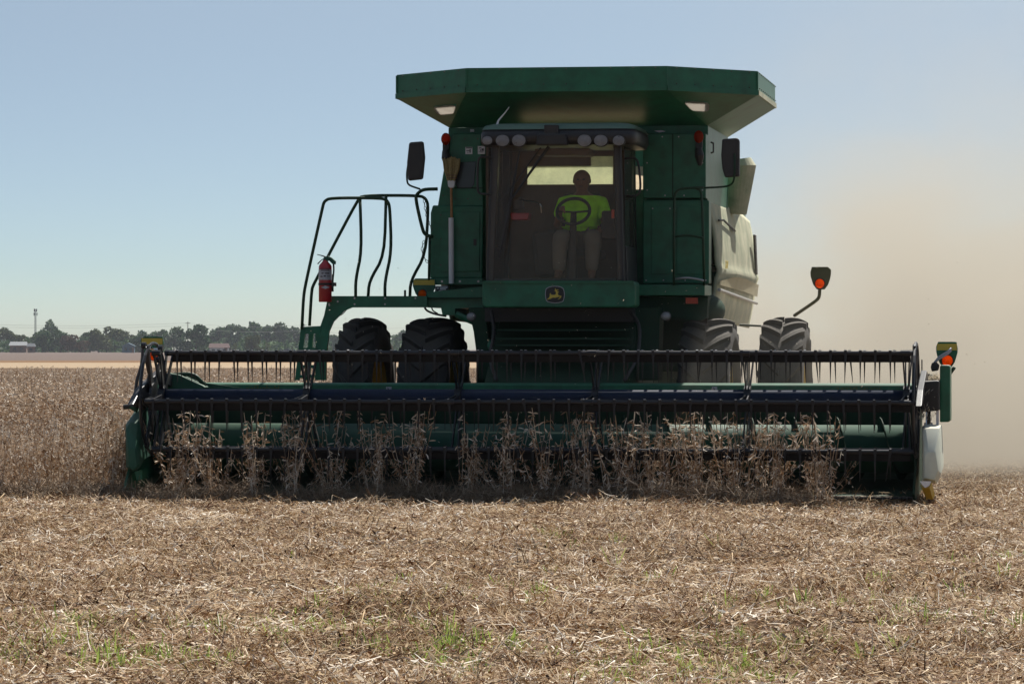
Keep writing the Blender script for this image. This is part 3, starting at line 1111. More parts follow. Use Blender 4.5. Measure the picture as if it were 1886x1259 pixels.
rc = MB().add([p for r_ in cap_rings for p in r_], [tuple(range(2 * n_, 3 * n_))] + [(i * n_ + k, i * n_ + (k + 1) % n_, (i + 1) * n_ + (k + 1) % n_, (i + 1) * n_ + k) for i in range(2) for k in range(n_)])
rcp = part('roof_cap', rc, 'roof_green', roof, smooth=True, auto=True)
for (px_, rx_, sk) in ((898, 0.052, -.5), (926, 0.068, 0), (956, 0.07, 0), (1077, 0.07, 0), (1107, 0.068, 0), (1140, 0.06, .3)):
    vv = 1.645 + (0.035 if px_ in (898,) else 0.01 if px_ == 1140 else 0)
    c = P(px_, 259, vv)
    lo = part('work_light', MB().cyl((c[0], vv - .015, c[2]), (c[0], vv + 0.06, c[2]), rx_ + 0.006, 24), 'black_plastic', roof, smooth=False, auto=True)
    lo.data.transform(Matrix.Translation((c[0], 0, c[2])) @ Matrix.Diagonal((1, 1, 0.86, 1)) @ Matrix.Translation((-c[0], 0, -c[2])))
    ref = MB()
    nr = 20
    for k in range(nr):
        a = 2 * math.pi * k / nr
        for rad, dv in ((rx_, -.018), (rx_ * .6, 0.0), (rx_ * .15, 0.01)):
            ref.v.append((c[0] + rad * math.cos(a), vv + dv - 0.004, c[2] + rad * math.sin(a) * .84))
    for k in range(nr):
        k2 = (k + 1) % nr
        for i in range(2):
            ref.f.append((k * 3 + i, k2 * 3 + i, k2 * 3 + i + 1, k * 3 + i + 1))
    ref.f.append(tuple(k * 3 + 2 for k in range(nr)))
    # one part: reflector and lens read together as a grey oval
    lens = MB()
    for k in range(nr):
        a = 2 * math.pi * k / nr
        lens.v.append((c[0] + rx_ * .97 * math.cos(a), vv - .026, c[2] + rx_ * .97 * math.sin(a) * .84))
        lens.v.append((c[0] + rx_ * .6 * math.cos(a), vv - .036, c[2] + rx_ * .6 * math.sin(a) * .84))
    for k in range(nr):
        k2 = (k + 1) % nr
        lens.f.append((2 * k, 2 * k2, 2 * k2 + 1, 2 * k + 1))
    lens.f.append(tuple(2 * k + 1 for k in range(nr)))
    WL = globals().setdefault('WORKLENS', [])
    WL.append((lens, ref, lo))
for lens, ref, lo in WORKLENS:
    # hardware hangs from the roof: the housing is the part's sub-part level, so lens joins the roof's sub-parts
    part('light_reflector', ref, 'steel', roof, auto=True)
    part('light_lens', lens, 'lamp_lens', roof, smooth=True, auto=True)
part('radar_box', MB().front([(990, 246), (1042, 246), (1046, 268), (986, 268)], 1.60, 1.70), 'black_plastic', roof, bevel=0.02)
part('roof_bracket', MB().front([(1002, 230), (1028, 230), (1028, 248), (1002, 248)], 1.63, 1.72), 'black_plastic', roof, bevel=0.006)
part('antenna', MB().tube([q(915, 232, 1.8), q(918, 222, 1.8), q(930, 208, 1.8), q(938, 197, 1.8)], 0.008, 6, radii=[0.014, 0.010, 0.006, 0.003]), 'white_paint', roof)

# grab handles on the cab corners
for pts in ([(906, 291), (886, 288), (880, 294), (879, 350), (884, 357), (903, 358)], [(1152, 292), (1168, 290), (1176, 298), (1180, 340), (1178, 356), (1170, 361), (1154, 361)]):
    part('grab_handle', MB().tube([q(a, b_, VC - 0.03 if a < 1100 else VC + 0.25) for a, b_ in pts], 0.012, 8, smooth=2), 'black_plastic', A, smooth=True)
# wiper
wv = VC - 0.115
wp = part('wiper_blade', MB().tube([q(957, 279, wv), q(944, 350, wv), q(933, 410, wv), q(919, 476, wv)], 0.02, 6, radii=[0.006, 0.016, 0.02, 0.006]), 'black_plastic', A)
part('wiper_arm', MB().tube([q(1011, 270, wv - 0.02), q(975, 320, wv - 0.03), q(943, 366, wv - .02)], 0.014, 6, radii=[.018, .014, .010]), 'black_plastic', A)
part('wiper_arm', MB().tube([q(996, 272, wv - 0.01), q(950, 335, wv - .01), q(921, 370, wv - .01), q(933, 373, wv - .01)], 0.006, 6), 'black_plastic', A)
part('wiper_arm', MB().tube([q(1004, 278, wv - 0.01), q(960, 345, wv - .01), q(942, 368, wv - .01)], 0.005, 6), 'black_plastic', A)

# panel below the windscreen with the leaping deer badge
pn = part('front_panel', MB().front([(888, 518), (1168, 518), (1170, 524), (1170, 562), (1164, 566), (893, 566), (888, 560)], VC - 0.13, VC + 0.25), 'green_paint', A, bevel=0.015)
part('panel_lip', MB().front([(890, 517), (1167, 517), (1167, 521), (890, 521)], VC - 0.15, VC - 0.131), 'green_paint', pn)


def emb(pts):
    return [(990 + x / 22.886, 515 + y / 22.89) for x, y in pts]


ov = []
outer = [(740, 262), (900, 272), (1030, 315), (1100, 375), (1130, 480), (1147, 620), (1130, 760), (1095, 890), (1050, 935), (900, 975), (740, 992), (580, 975), (430, 940), (365, 890), (330, 760), (317, 620), (325, 480), (350, 375), (440, 315), (580, 272)]
inner = [(735 + (x - 735) * .935, 627 + (y - 627) * .93) for x, y in outer]
vE = VC - 0.136
part('badge_rim', MB().front(emb(outer), vE - 0.006, vE - 0.001), 'label_grey', pn, auto=True)
part('badge_field', MB().front(emb(inner), vE - 0.009, vE - 0.0065), 'black_plastic', pn, auto=True)
deer = [(410, 850), (430, 800), (490, 760), (515, 700), (540, 650), (510, 630), (530, 595), (560, 560), (575, 575), (560, 615), (600, 635), (700, 640), (770, 620), (785, 560), (780, 510), (740, 480), (700, 470), (755, 460), (740, 415), (760, 370), (785, 365), (775, 410), (790, 440), (840, 410), (900, 425), (900, 440), (845, 440), (825, 480), (860, 495), (915, 515), (900, 535), (850, 545), (870, 600), (890, 660), (960, 670), (1010, 680), (1015, 710), (980, 765), (910, 815), (870, 830), (870, 805), (920, 780), (950, 730), (930, 705), (860, 735), (760, 760), (640, 755), (560, 800), (470, 825)]
dm = emb(deer)
me = bpy.data.meshes.new('badge_deer')
import bmesh
bm = bmesh.new()
vv_ = [bm.verts.new((q(a, b_, vE)[0], vE - 0.013, q(a, b_, vE)[2])) for a, b_ in dm]
f_ = bm.faces.new(vv_)
ex = bmesh.ops.extrude_face_region(bm, geom=[f_])
for e_ in ex['geom']:
    if isinstance(e_, bmesh.types.BMVert): e_.co.y += 0.003
bmesh.ops.recalc_face_normals(bm, faces=bm.faces)
bmesh.ops.triangulate(bm, faces=bm.faces)
bm.to_mesh(me)
bm.free()
part('badge_deer', me, 'decal_yellow', pn)

# cab interior
si = MB().box(U(1040, 2.9), U(1108, 2.9), 2.75, 2.98, Wd(470, 2.9), Wd(356, 2.9))
part('seat_back', si, 'seat_cloth', A, bevel=0.05)
part('seat_cushion', MB().box(U(1036, 2.6), U(1112, 2.6), 2.35, 2.85, 2.42, 2.52), 'seat_cloth', A, bevel=0.04)
part('seat_pedestal', MB().box(U(1055, 2.6), U(1092, 2.6), 2.45, 2.8, 2.15, 2.42), 'seat_cloth', A)
ar = part('armrest_console', MB().front([(1108, 388), (1132, 388), (1134, 440), (1106, 440)], 2.3, 2.8), 'seat_cloth', A, bevel=0.02)
part('control_knob', MB().front([(1126, 386), (1131, 386), (1131, 402), (1126, 402)], 2.27, 2.32), 'orange_reflector', ar, bevel=.005)
part('side_console', MB().front([(940, 392), (975, 392), (972, 405), (942, 405)], 2.4, 2.6), 'red_paint', A, bevel=.01)
part('monitor', MB().front([(941, 368), (962, 362), (966, 384), (944, 388)], 2.4, 2.44), 'seat_cloth', A, bevel=.01)
part('monitor_arm', MB().tube([q(956, 366, 2.38), q(968, 370, 2.38), q(985, 371, 2.38), q(996, 377, 2.4), q(998, 392, 2.42)], 0.010, 6, smooth=1), 'chrome', A)
part('passenger_seat', MB().front([(978, 428), (1020, 422), (1030, 428), (1032, 505), (985, 510)], 2.5, 2.9), 'seat_cloth', A, bevel=0.05)
swc = P(1056, 389, 2.36)
rim = MB()
tl = R(35)
ringp = [swc + Vector((0.165 * math.cos(t), 0.165 * math.sin(t) * math.cos(tl) * -1 * -1, 0.165 * math.sin(t) * math.sin(R(62)))) for t in [2 * math.pi * i / 28 for i in range(29)]]
ringp = [swc + Vector((0.17 * math.cos(t), 0.17 * math.sin(t) * 0.6, 0.17 * math.sin(t) * 0.8)) for t in [2 * math.pi * i / 28 for i in range(29)]]
rim.tube(ringp, 0.017, 8, cap=False)
sw = part('steering_wheel', rim, 'black_plastic', A, smooth=True)
sp_ = MB()
for t in (R(180), R(0), R(270)):
    sp_.tube([swc + Vector((0, 0.02, -.01)), swc + Vector((0.16 * math.cos(t), 0.16 * math.sin(t) * 0.6, 0.16 * math.sin(t) * 0.8))], 0.011, 6)
part('wheel_spoke', sp_, 'black_plastic', sw)
part('steering_column', MB().tube([swc + Vector((0, .02, -.02)), swc + Vector((0, -.16, -.75))], 0.04, 10, radii=[.03, .06]), 'seat_cloth', A)

# --- driver ----------------------------------------------------------------
def skinned(name, joints, edges, root, m, parent, sub=2):
    off = OFF[parent.name]
    me_ = bpy.data.meshes.new(name)
    keys = list(joints)
    me_.from_pydata([tuple(joints[k][0][i] - off[i] for i in range(3)) for k in keys], [(keys.index(a), keys.index(b_)) for a, b_ in edges], [])
    o = bpy.data.objects.new(name, me_)
    COL.objects.link(o)
    sk = o.modifiers.new('skin', 'SKIN')
    sk.use_smooth_shade = True
    sv = me_.skin_vertices[0].data
    for i, k in enumerate(keys):
        r = joints[k][1]
        sv[i].radius = r if isinstance(r, tuple) else (r, r)
        sv[i].use_root = (k == root)
    ss = o.modifiers.new('subdivide', 'SUBSURF')
    ss.levels = ss.render_levels = sub
    dg = bpy.context.evaluated_depsgraph_get()
    dg.update()
    m2 = bpy.data.meshes.new_from_object(o.evaluated_get(dg))
    bpy.data.objects.remove(o)
    m2.name = name
    m2.materials.clear()
    m2.materials.append(MATS[m])
    m2.polygons.foreach_set('use_smooth', [True] * len(m2.polygons))
    o = bpy.data.objects.new(name, m2)
    COL.objects.link(o)
    o.parent = parent
    return o


pc = P(1073, 440, 2.72)
dr = thing('person', 'bald driver in a lime green t-shirt holding the steering wheel inside the cab', 'person', (pc[0], 2.72, 2.52))
cu_ = pc[0]
hw = P(1072, 330, 2.66)
def rel(du, v, w): return (cu_ + du, v, w)


hx = P(1073, 308, 2.66)[2]        # crown height
sh = hx - 0.345
J = {
    'pelvis': (rel(0, 2.72, 2.60), 0.13), 'belly': (rel(0, 2.70, 2.75), 0.14), 'chest': (rel(0, 2.72, sh - 0.10), 0.135), 'collar': (rel(0, 2.72, sh + 0.01), 0.085),
    'neck': (rel(0, 2.70, sh + 0.09), 0.056), 'jaw': (rel(0, 2.665, hx - 0.205), 0.070), 'face': (rel(0, 2.66, hx - 0.135), 0.102), 'crown': (rel(0, 2.675, hx - 0.085), 0.100), 'top': (rel(0, 2.68, hx - 0.022), 0.040),
    'shL': (rel(-0.19, 2.72, sh - 0.02), 0.062), 'elL': (rel(-0.25, 2.58, sh - 0.27), 0.045), 'wrL': (rel(-0.19, 2.40, swc[2] + 0.02), 0.030),
    'shR': (rel(0.19, 2.72, sh - 0.02), 0.062), 'elR': (rel(0.27, 2.62, sh - 0.28), 0.045), 'wrR': (rel(0.24, 2.42, sh - 0.31), 0.030),
    'hpL': (rel(-0.10, 2.68, 2.60), 0.095), 'knL': (rel(-0.17, 2.25, 2.66), 0.065), 'anL': (rel(-0.17, 2.15, 2.27), 0.045), 'toL': (rel(-0.18, 2.04, 2.22), 0.035),
    'hpR': (rel(0.10, 2.68, 2.60), 0.095), 'knR': (rel(0.17, 2.25, 2.66), 0.065), 'anR': (rel(0.17, 2.15, 2.27), 0.045), 'toR': (rel(0.18, 2.04, 2.22), 0.035)}
E = [('pelvis', 'belly'), ('belly', 'chest'), ('chest', 'collar'), ('collar', 'neck'), ('neck', 'jaw'), ('jaw', 'face'), ('face', 'crown'), ('crown', 'top'),
     ('collar', 'shL'), ('shL', 'elL'), ('elL', 'wrL'), ('collar', 'shR'), ('shR', 'elR'), ('elR', 'wrR'),
     ('pelvis', 'hpL'), ('hpL', 'knL'), ('knL', 'anL'), ('anL', 'toL'), ('pelvis', 'hpR'), ('hpR', 'knR'), ('knR', 'anR'), ('anR', 'toR')]
J['pmL'] = (tuple(Vector(J['wrL'][0]) + Vector((0.03, -0.05, 0.01))), (0.032, 0.018))
J['pmR'] = (tuple(Vector(J['wrR'][0]) + Vector((-0.01, -0.06, 0.0))), (0.032, 0.018))
E += [('wrL', 'pmL'), ('wrR', 'pmR')]
for sd_, base in (('L', Vector(J['pmL'][0])), ('R', Vector(J['pmR'][0]))):
    for k in range(4):
        l = (0.030, 0.036, 0.034, 0.026)[k]
        p1 = base + Vector((0.012 + 0.002 * k if sd_ == 'L' else -0.03 + 0.019 * k, -0.03, 0.022 - 0.016 * k if sd_ == 'L' else 0.004))
        p2 = p1 + Vector((0.012, -l * .6, -0.012))
        p3 = p2 + Vector((-.004, 0.006, -l * .7))
        n1, n2, n3 = f'f{sd_}{k}a', f'f{sd_}{k}b', f'f{sd_}{k}c'
        J[n1], J[n2], J[n3] = (tuple(p1), 0.0095), (tuple(p2), 0.009), (tuple(p3), 0.0075)
        E += [('pm' + sd_, n1), (n1, n2), (n2, n3)]
    tp = Vector(J['wr' + sd_][0]) + Vector((0.02 if sd_ == 'L' else -0.035, -0.03, 0.025))
    J['t' + sd_ + '1'], J['t' + sd_ + '2'] = (tuple(tp), 0.011), (tuple(tp + Vector((0.012, -0.035, 0.005))), 0.009)
    E += [('wr' + sd_, 't' + sd_ + '1'), ('t' + sd_ + '1', 't' + sd_ + '2')]
body = skinned('body', J, E, 'pelvis', 'skin', dr)
# face and ears
hc = Vector(J['face'][0])
for s_ in (-1, 1):
    part('ear', MB().ell((hc.x + s_ * 0.083, hc.y + 0.01, hc.z - 0.005), 0.013, 0.02, 0.032, 10, 8), 'skin', dr, smooth=True)
    part('eye', MB().ell((hc.x + s_ * 0.031, hc.y - 0.086, hc.z + 0.005), 0.014, 0.008, 0.008, 10, 6), 'label_ink', dr, smooth=True)
part('nose', MB().ell((hc.x, hc.y - 0.094, hc.z - 0.022), 0.015, 0.018, 0.026, 10, 8), 'skin', dr, smooth=True)
part('mouth', MB().ell((hc.x, hc.y - 0.072, hc.z - 0.066), 0.026, 0.008, 0.006, 10, 6), 'hat_hair', dr, smooth=True)
JS = {k: (J[k][0], J[k][1] + 0.014) for k in ('belly', 'chest', 'shL', 'shR')}
JS['low'] = (rel(0, 2.70, 2.63), 0.165)
JS['belly'] = (J['belly'][0], (0.20, .16))
JS['chest'] = (rel(0, 2.72, sh - 0.17), (0.195, .15))
JS['collar'] = (rel(0, 2.72, sh - 0.0), 0.108)
JS['shL'] = (tuple(Vector(J['shL'][0]) + Vector((.0, 0, -.015))), 0.098)
JS['shR'] = (tuple(Vector(J['shR'][0]) + Vector((.0, 0, -.015))), 0.098)
JS['cl2'] = (rel(0, 2.712, sh + 0.055), 0.078)
for s_ in 'LR':
    a_, b__ = Vector(J['sh' + s_][0]), Vector(J['el' + s_][0])
    JS['slv' + s_] = (tuple(a_.lerp(b__, 0.68)), 0.078)
JS['low2'] = (rel(0, 2.66, 2.60), (.17, .15))
skinned('t_shirt', JS, [('low2', 'low'), ('low', 'belly'), ('belly', 'chest'), ('chest', 'collar'), ('collar', 'cl2'), ('collar', 'shL'), ('collar', 'shR'), ('shL', 'slvL'), ('shR', 'slvR')], 'chest', 'lime_shirt', dr)
JT = {'pelvis': (J['pelvis'][0], 0.15)}
for s_ in 'LR':
    JT['hp' + s_] = (J['hp' + s_][0], 0.115)
    JT['kn' + s_] = (J['kn' + s_][0], 0.092)
    JT['an' + s_] = (J['an' + s_][0], 0.07)
skinned('trousers', JT, [('pelvis', 'hpL'), ('hpL', 'knL'), ('knL', 'anL'), ('pelvis', 'hpR'), ('hpR', 'knR'), ('knR', 'anR')], 'pelvis', 'trousers', dr)

# --- chassis, feeder house, axle -------------------------------------------
fhp = part('feeder_house', MB().prism([(U(905, 2.0), 1.5, 0.30), (U(1160, 2.0), 1.5, 0.30), (U(1160, 2.0), 1.42, 1.08), (U(905, 2.0), 1.42, 1.08)],
                                      [(U(905, 2.0), 3.2, 1.15), (U(1160, 2.0), 3.2, 1.15), (U(1160, 2.0), 2.6, 1.80), (U(905, 2.0), 2.6, 1.80)]), 'dark_green', A, auto=True)
for py_ in (606, 622, 634, 646):
    t_ = (py_ - 590) / 70
    part('rib', MB().front([(912, py_), (1155, py_), (1155, py_ + 3), (912, py_ + 3)], 2.35 - 0.75 * t_ - .15, 2.35 - 0.75 * t_ + .1), 'dark_green', fhp)
part('under_cab_beam', MB().front([(893, 567), (1165, 567), (1165, 592), (893, 592)], 2.25, 3.1), 'black_plastic', A)
part('chassis', MB().box(U(880, 3.2), U(1175, 3.2), 3.1, 8.8, 0.75, 2.1), 'dark_green', A)
part('front_axle', MB().cyl((U(620, 3.0), 3.02, 0.92), (U(1480, 3.0), 3.02, 0.92), 0.14, 16), 'dark_green', A)
part('frame_post', MB().front([(862, 566), (893, 566), (897, 600), (905, 700), (884, 700), (872, 610)], 2.3, 2.5), 'dark_green', A, bevel=.008)
part('frame_post', MB().front([(1166, 566), (1215, 566), (1212, 700), (1172, 700)], 2.5, 2.9), 'dark_green', A, bevel=.008)
part('frame_beam', MB().front([(786, 538), (888, 528), (890, 566), (838, 568), (838, 580), (815, 580), (812, 566), (786, 566)], VL - 0.5, VT), 'green_paint', A, auto=True)
part('frame_beam', MB().front([(1170, 546), (1304, 546), (1302, 585), (1290, 590), (1172, 580)], VL - 0.3, VT), 'dark_green', A, auto=True)
part('strut', MB().tube([q(840, 578, 2.5), q(880, 596, 2.5), q(905, 640, 2.3)], 0.035, 8), 'green_paint', A)
part('hose', MB().tube([q(1160, 570, 2.2), q(1180, 600, 2.1), q(1175, 660, 1.7), q(1150, 700, 1.5)], 0.018, 8, smooth=2), 'black_plastic', A)
part('hose', MB().tube([q(905, 572, 2.2), q(912, 610, 2.1), q(900, 660, 1.7), q(915, 700, 1.5)], 0.018, 8, smooth=2), 'black_plastic', A)
for px_, py_ in ((868, 583), (1226, 582)):
    c = P(px_, py_, 2.3)
    hl = part('field_light', MB().cyl(c, c + Vector((0, 0.08, 0)), 0.05, 18), 'black_plastic', A, auto=True)
    part('light_lens', MB().ell((c[0], c[1] - 0.002, c[2]), 0.05, 0.022, 0.042), 'lamp_lens', hl, smooth=True)
    part('light_bulb', MB().ell((c[0], c[1] + 0.0, c[2]), 0.036, 0.01, 0.03), 'steel', hl, smooth=True)

# wheels: tyre, rim and each lug
RW, TW = 0.925, 0.50


def lug_mesh(sgn):
    m_ = MB()
    n = 6
    for i in range(n + 1):
        f = i / n
        x = sgn * (0.01 + f * (TW / 2 - 0.0))
        ang = sgn * 0 + 0.30 * f - 0.02 * math.sin(math.pi * f)
        r_in = 0.86 - 0.075 * f ** 2.2
        r_out = RW - 0.055 * f ** 2.4
        half = 0.026 + 0.008 * f
        for (rr_, hh) in ((r_in, half + 0.012), (r_out, half), ):
            for s_ in (-1, 1):
                a = ang + s_ * hh
                m_.v.append((x, -rr_ * math.cos(a), rr_ * math.sin(a)))
    for i in range(n):
        a, b_ = i * 4, (i + 1) * 4
        m_.f += [(a + 2, a + 3, b_ + 3, b_ + 2), (a, a + 2, b_ + 2, b_), (a + 3, a + 1, b_ + 1, b_ + 3)]
    m_.f += [(0, 1, 3, 2), (n * 4, n * 4 + 2, n * 4 + 3, n * 4 + 1)]
    return m_


def lug_side(sgn):
    """shoulder part of the lug running down the sidewall"""
    return lug_mesh(sgn)


lugL = lug_mesh(-1).mesh('lug')
lugR_ = lug_mesh(1).mesh('lug')
for m_ in (lugL, lugR_):
    m_.materials.append(MATS['rubber'])
    bm = bmesh.new(); bm.from_mesh(m_); bmesh.ops.recalc_face_normals(bm, faces=bm.faces); bm.to_mesh(m_); bm.free()
tyre_prof = [(-0.18, 0.55), (-0.22, 0.60), (-0.27, 0.70), (-0.26, 0.80), (-0.225, 0.845), (-0.12, 0.868), (0, 0.873), (0.12, 0.868), (0.225, 0.845), (0.26, 0.80), (0.27, 0.70), (0.22, 0.60), (0.18, 0.55)]
tyre_me = MB().lathe_x(tyre_prof, 64).mesh('tyre', smooth=True)
tyre_me.materials.append(MATS['rubber'])
rim_me = MB().lathe_x([(-0.19, 0.57), (-0.20, 0.54), (-0.12, 0.50), (0.02, 0.48), (0.05, 0.2), (0.05, 0.0)], 48).lathe_x([(0.19, 0.57), (0.20, 0.54), (0.12, 0.50), (0.02, 0.482)], 48).mesh('rim', smooth=True)
rim_me.materials.append(MATS['yellow_paint'])


def wheel(uc, vc, wc, s=1.0, ws=1.0, ph=0.0, nl=22):
    w_ = bpy.data.objects.new('wheel', None)
    COL.objects.link(w_)
    w_.parent = A
    w_.location = (uc, vc, wc)
    w_.scale = (ws, s, s)
    for nm, me_ in (('tyre', tyre_me), ('rim', rim_me)):
        o = bpy.data.objects.new(nm, me_)
        COL.objects.link(o)
        o.parent = w_
    for k in range(nl):
        for me_, d in ((lugL, 0.0), (lugR_, 0.5)):
            o = bpy.data.objects.new('lug', me_)
            COL.objects.link(o)
            o.parent = w_
            o.rotation_euler = (-(k + d) * 2 * math.pi / nl + ph, 0, 0)
    return w_


for (a, b_, ph) in ((611, 728, 0.05), (732, 862, 0.12), (1275, 1364, 0.0), (1393, 1498, 0.17)):
    ua_, ub_ = U(a, 2.3), U(b_, 3.7)
    print('tyre', a, ua_, ub_, ub_ - ua_)
    if a == 732: cxx = ua_ + 0.26
    elif a == 1275: cxx = ub_ - 0.26
    else: cxx = (ua_ + ub_) / 2
    wheel(cxx, 3.02, 0.925 - 0.02 + 0.0, 1.0, min(1.15, (ub_ - ua_) / 0.55) if a in (611, 1393) else 1.0, ph)
for uu in (uL + 0.35, uR - 0.35):
    wheel(uu, 7.2, 0.60, 0.68, 0.8, 0.1)
part('rear_axle', MB().cyl((uL + 0.3, 7.2, 0.6), (uR - 0.3, 7.2, 0.6), 0.1, 12), 'dark_green', A)

# outrigger lamps beside the platform
SH = [(-.5, .5), (-.42, .54), (.42, .54), (.5, .5), (.49, .1), (.36, -.28), (.18, -.5), (-.18, -.5), (-.36, -.28), (-.49, .1)]


def lamp_shield(px_, py_, w_px, h_px, v, lamp, lamp_r, band, arm, group=None, m='green_paint', sx=1):
    pts = [(px_ + a * w_px, py_ - b_ * h_px) for a, b_ in SH]
    c = P(lamp[0], lamp[1], v)
    q3 = [Vector(q(a, b_, v)) for a, b_ in pts]
    out_ = []
    nn_ = 28
    for k in range(nn_):
        d = Vector((math.cos(2 * math.pi * k / nn_), 0, math.sin(2 * math.pi * k / nn_)))
        best = None
        for i in range(len(q3)):
            a_, b2_ = q3[i] - c, q3[(i + 1) % len(q3)] - c
            e_ = b2_ - a_
            den = d.x * e_.z - d.z * e_.x
            if abs(den) < 1e-9: continue
            t_ = (a_.x * e_.z - a_.z * e_.x) / den
            s_ = (a_.x * d.z - a_.z * d.x) / den
            if t_ > 0 and -1e-6 <= s_ <= 1 + 1e-6 and (best is None or t_ > best): best = t_
        out_.append(c + d * max(best or 0, lamp_r * 1.12))
    inn_ = [c + Vector((math.cos(2 * math.pi * k / nn_), 0, math.sin(2 * math.pi * k / nn_))) * lamp_r * .98 for k in range(nn_)]
    sh_ = MB()
    dv_ = Vector((0, .02, 0))
    sh_.v = [tuple(p) for p in out_ + inn_ + [p + dv_ for p in out_] + [p + dv_ for p in inn_]]
    for k in range(nn_):
        k2 = (k + 1) % nn_
        sh_.f += [(k, k2, nn_ + k2, nn_ + k), (2 * nn_ + k, 3 * nn_ + k, 3 * nn_ + k2, 2 * nn_ + k2), (k, 2 * nn_ + k, 2 * nn_ + k2, k2), (nn_ + k, nn_ + k2, 3 * nn_ + k2, 3 * nn_ + k)]
    o = part('warning_lamp', sh_, m, A, auto=True)
    if band:
        part('yellow_band', MB().front([(px_ - w_px * .46, py_ - h_px * .46), (px_ + w_px * .46, py_ - h_px * .46), (px_ + w_px * .46, py_ - h_px * .20), (px_ - w_px * .46, py_ - h_px * .20)], v - 0.004, v - .001), 'decal_yellow', o)
    part('amber_lens', MB().ell((c[0], c[1] + 0.012, c[2]), lamp_r, 0.075, lamp_r), 'amber_lens', o, smooth=True)
    rg_ = [c + Vector((math.cos(2 * math.pi * k / 24) * lamp_r, -.006, math.sin(2 * math.pi * k / 24) * lamp_r)) for k in range(25)]
    part('lamp_rim', MB().tube(rg_, .006, 6, cap=False), 'black_plastic', o)
    if arm:
        part('lamp_arm', MB().tube([q(*p) for p in arm], 0.018, 8, smooth=2), 'green_rail' if m == 'green_paint' else m, o, smooth=True)
    return o


lamp_shield(1511.5, 513, 38, 40, 4.0, (1510, 522), 0.052, False, [(1510, 530, 4.02), (1509, 548, 4.02), (1500, 556, 4.05), (1463, 581, 4.3)], m='shield_veiled')
lamp_shield(781, 532, 42, 36, 2.9, (778, 541), 0.045, True, [(790, 545, 2.93), (800, 552, 2.95)])
# ------------------------------------------------------------------ header
hl0, hr0 = U(300, 1.2), U(1692, 1.2)
beam = part('header_beam', MB().side([(1.22, Wd(726, 1.3)), (1.22, Wd(709, 1.22)), (1.24, Wd(707, 1.24) + .004), (1.36, Wd(706, 1.3) + .006), (1.36, Wd(726, 1.3))], hl0 - .05, hr0 + .02), 'green_paint', A, auto=True)
lettering('JOHN DEERE', 0.078, (U(1580, 1.2), 1.214, Wd(718.5, 1.22, 1580)), 'faded_decal', beam)
lettering('HydraFlex', 0.085, (U(483, 1.2), 1.214, Wd(715, 1.22, 483)), 'faded_decal', beam)
for px_ in (716, 1316):
    part('decal', MB().front([(px_ - 5, 712), (px_ + 5, 712), (px_ + 5, 722), (px_ - 5, 722)], 1.214, 1.217), 'label_grey', beam)
    part('decal_print', MB().front([(px_ - 3, 714), (px_ - 1, 714), (px_ + 3, 720), (px_ + 1, 720)], 1.210, 1.2125), 'label_ink', beam)
sheetp = MB()
prof = [(1.28, Wd(726, 1.3)), (1.30, 0.75), (1.26, 0.40), (1.12, 0.22), (0.85, 0.14), (0.45, 0.11), (0.12, 0.09)]
sheetp.prism([(hl0, a, b_) for a, b_ in prof] + [(hl0, a + .012, b_ - .012) for a, b_ in reversed(prof)], [(hr0, a, b_) for a, b_ in prof] + [(hr0, a + .012, b_ - .012) for a, b_ in reversed(prof)])
part('header_trough', sheetp, 'dark_green', A, auto=True)  # dark green paints in the shade lying in the trough
part('pan_end_plate', MB().front([(330, 690), (352, 688), (380, 705), (500, 722), (340, 722)], 1.19, 1.215), 'teal_plastic', beam, auto=True)
part('hydraulic_pipe', MB().tube([q(302, 692, 1.1), q(345, 688, 1.1), q(362, 692, 1.1), q(378, 712, 1.12)], 0.022, 8, smooth=2), 'green_rail', beam, smooth=True)
part('sloped_arm', MB().front([(306, 686), (330, 690), (372, 709), (378, 713), (372, 718), (320, 716), (306, 712)], 1.0, 1.18), 'teal_plastic', beam, bevel=.008)
# cross auger with flighting
au = part('cross_auger', MB().cyl((hl0 + .02, .85, .52), (hr0 - .02, .85, .52), 0.235, 32), 'teal_plastic', A, auto=True, smooth=False)
for p_ in au.data.polygons: p_.use_smooth = len(p_.vertices) == 4
for x0_, x1_, hand in ((hl0 + .05, -0.3, 1), (hr0 - .05, 0.5, -1)):
    fl = MB()
    L_ = abs(x1_ - x0_)
    n_ = int(L_ / 0.42 * 20)
    for i in range(n_ + 1):
        a = 2 * math.pi * i / 20 * hand
        x = x0_ + (x1_ - x0_) * i / n_
        for r_ in (0.23, 0.31):
            fl.v.append((x, .85 + r_ * math.cos(a), .52 + r_ * math.sin(a)))
    for i in range(n_):
        fl.f.append((2 * i, 2 * i + 1, 2 * i + 3, 2 * i + 2))
    o_ = part('flighting', fl, 'dark_green', au)
    sm = o_.modifiers.new('thickness', 'SOLIDIFY'); sm.thickness = 0.008
# cutter bar and guards
cb = part('cutter_bar', MB().box(hl0, hr0, 0.02, 0.14, 0.065, 0.085), 'dark_steel', A)
gd = MB()
k = hl0 + .04
while k < hr0:
    gd.prism([(k - .012, .02, .06), (k + .012, .02, .06), (k + .012, .02, .088), (k - .012, .02, .088)], [(k - .004, -.11, .066), (k + .004, -.11, .066), (k + .004, -.11, .074), (k - .004, -.11, .074)])
    k += 0.0762
part('knife_guards', gd, 'dark_steel', cb, kind='stuff')

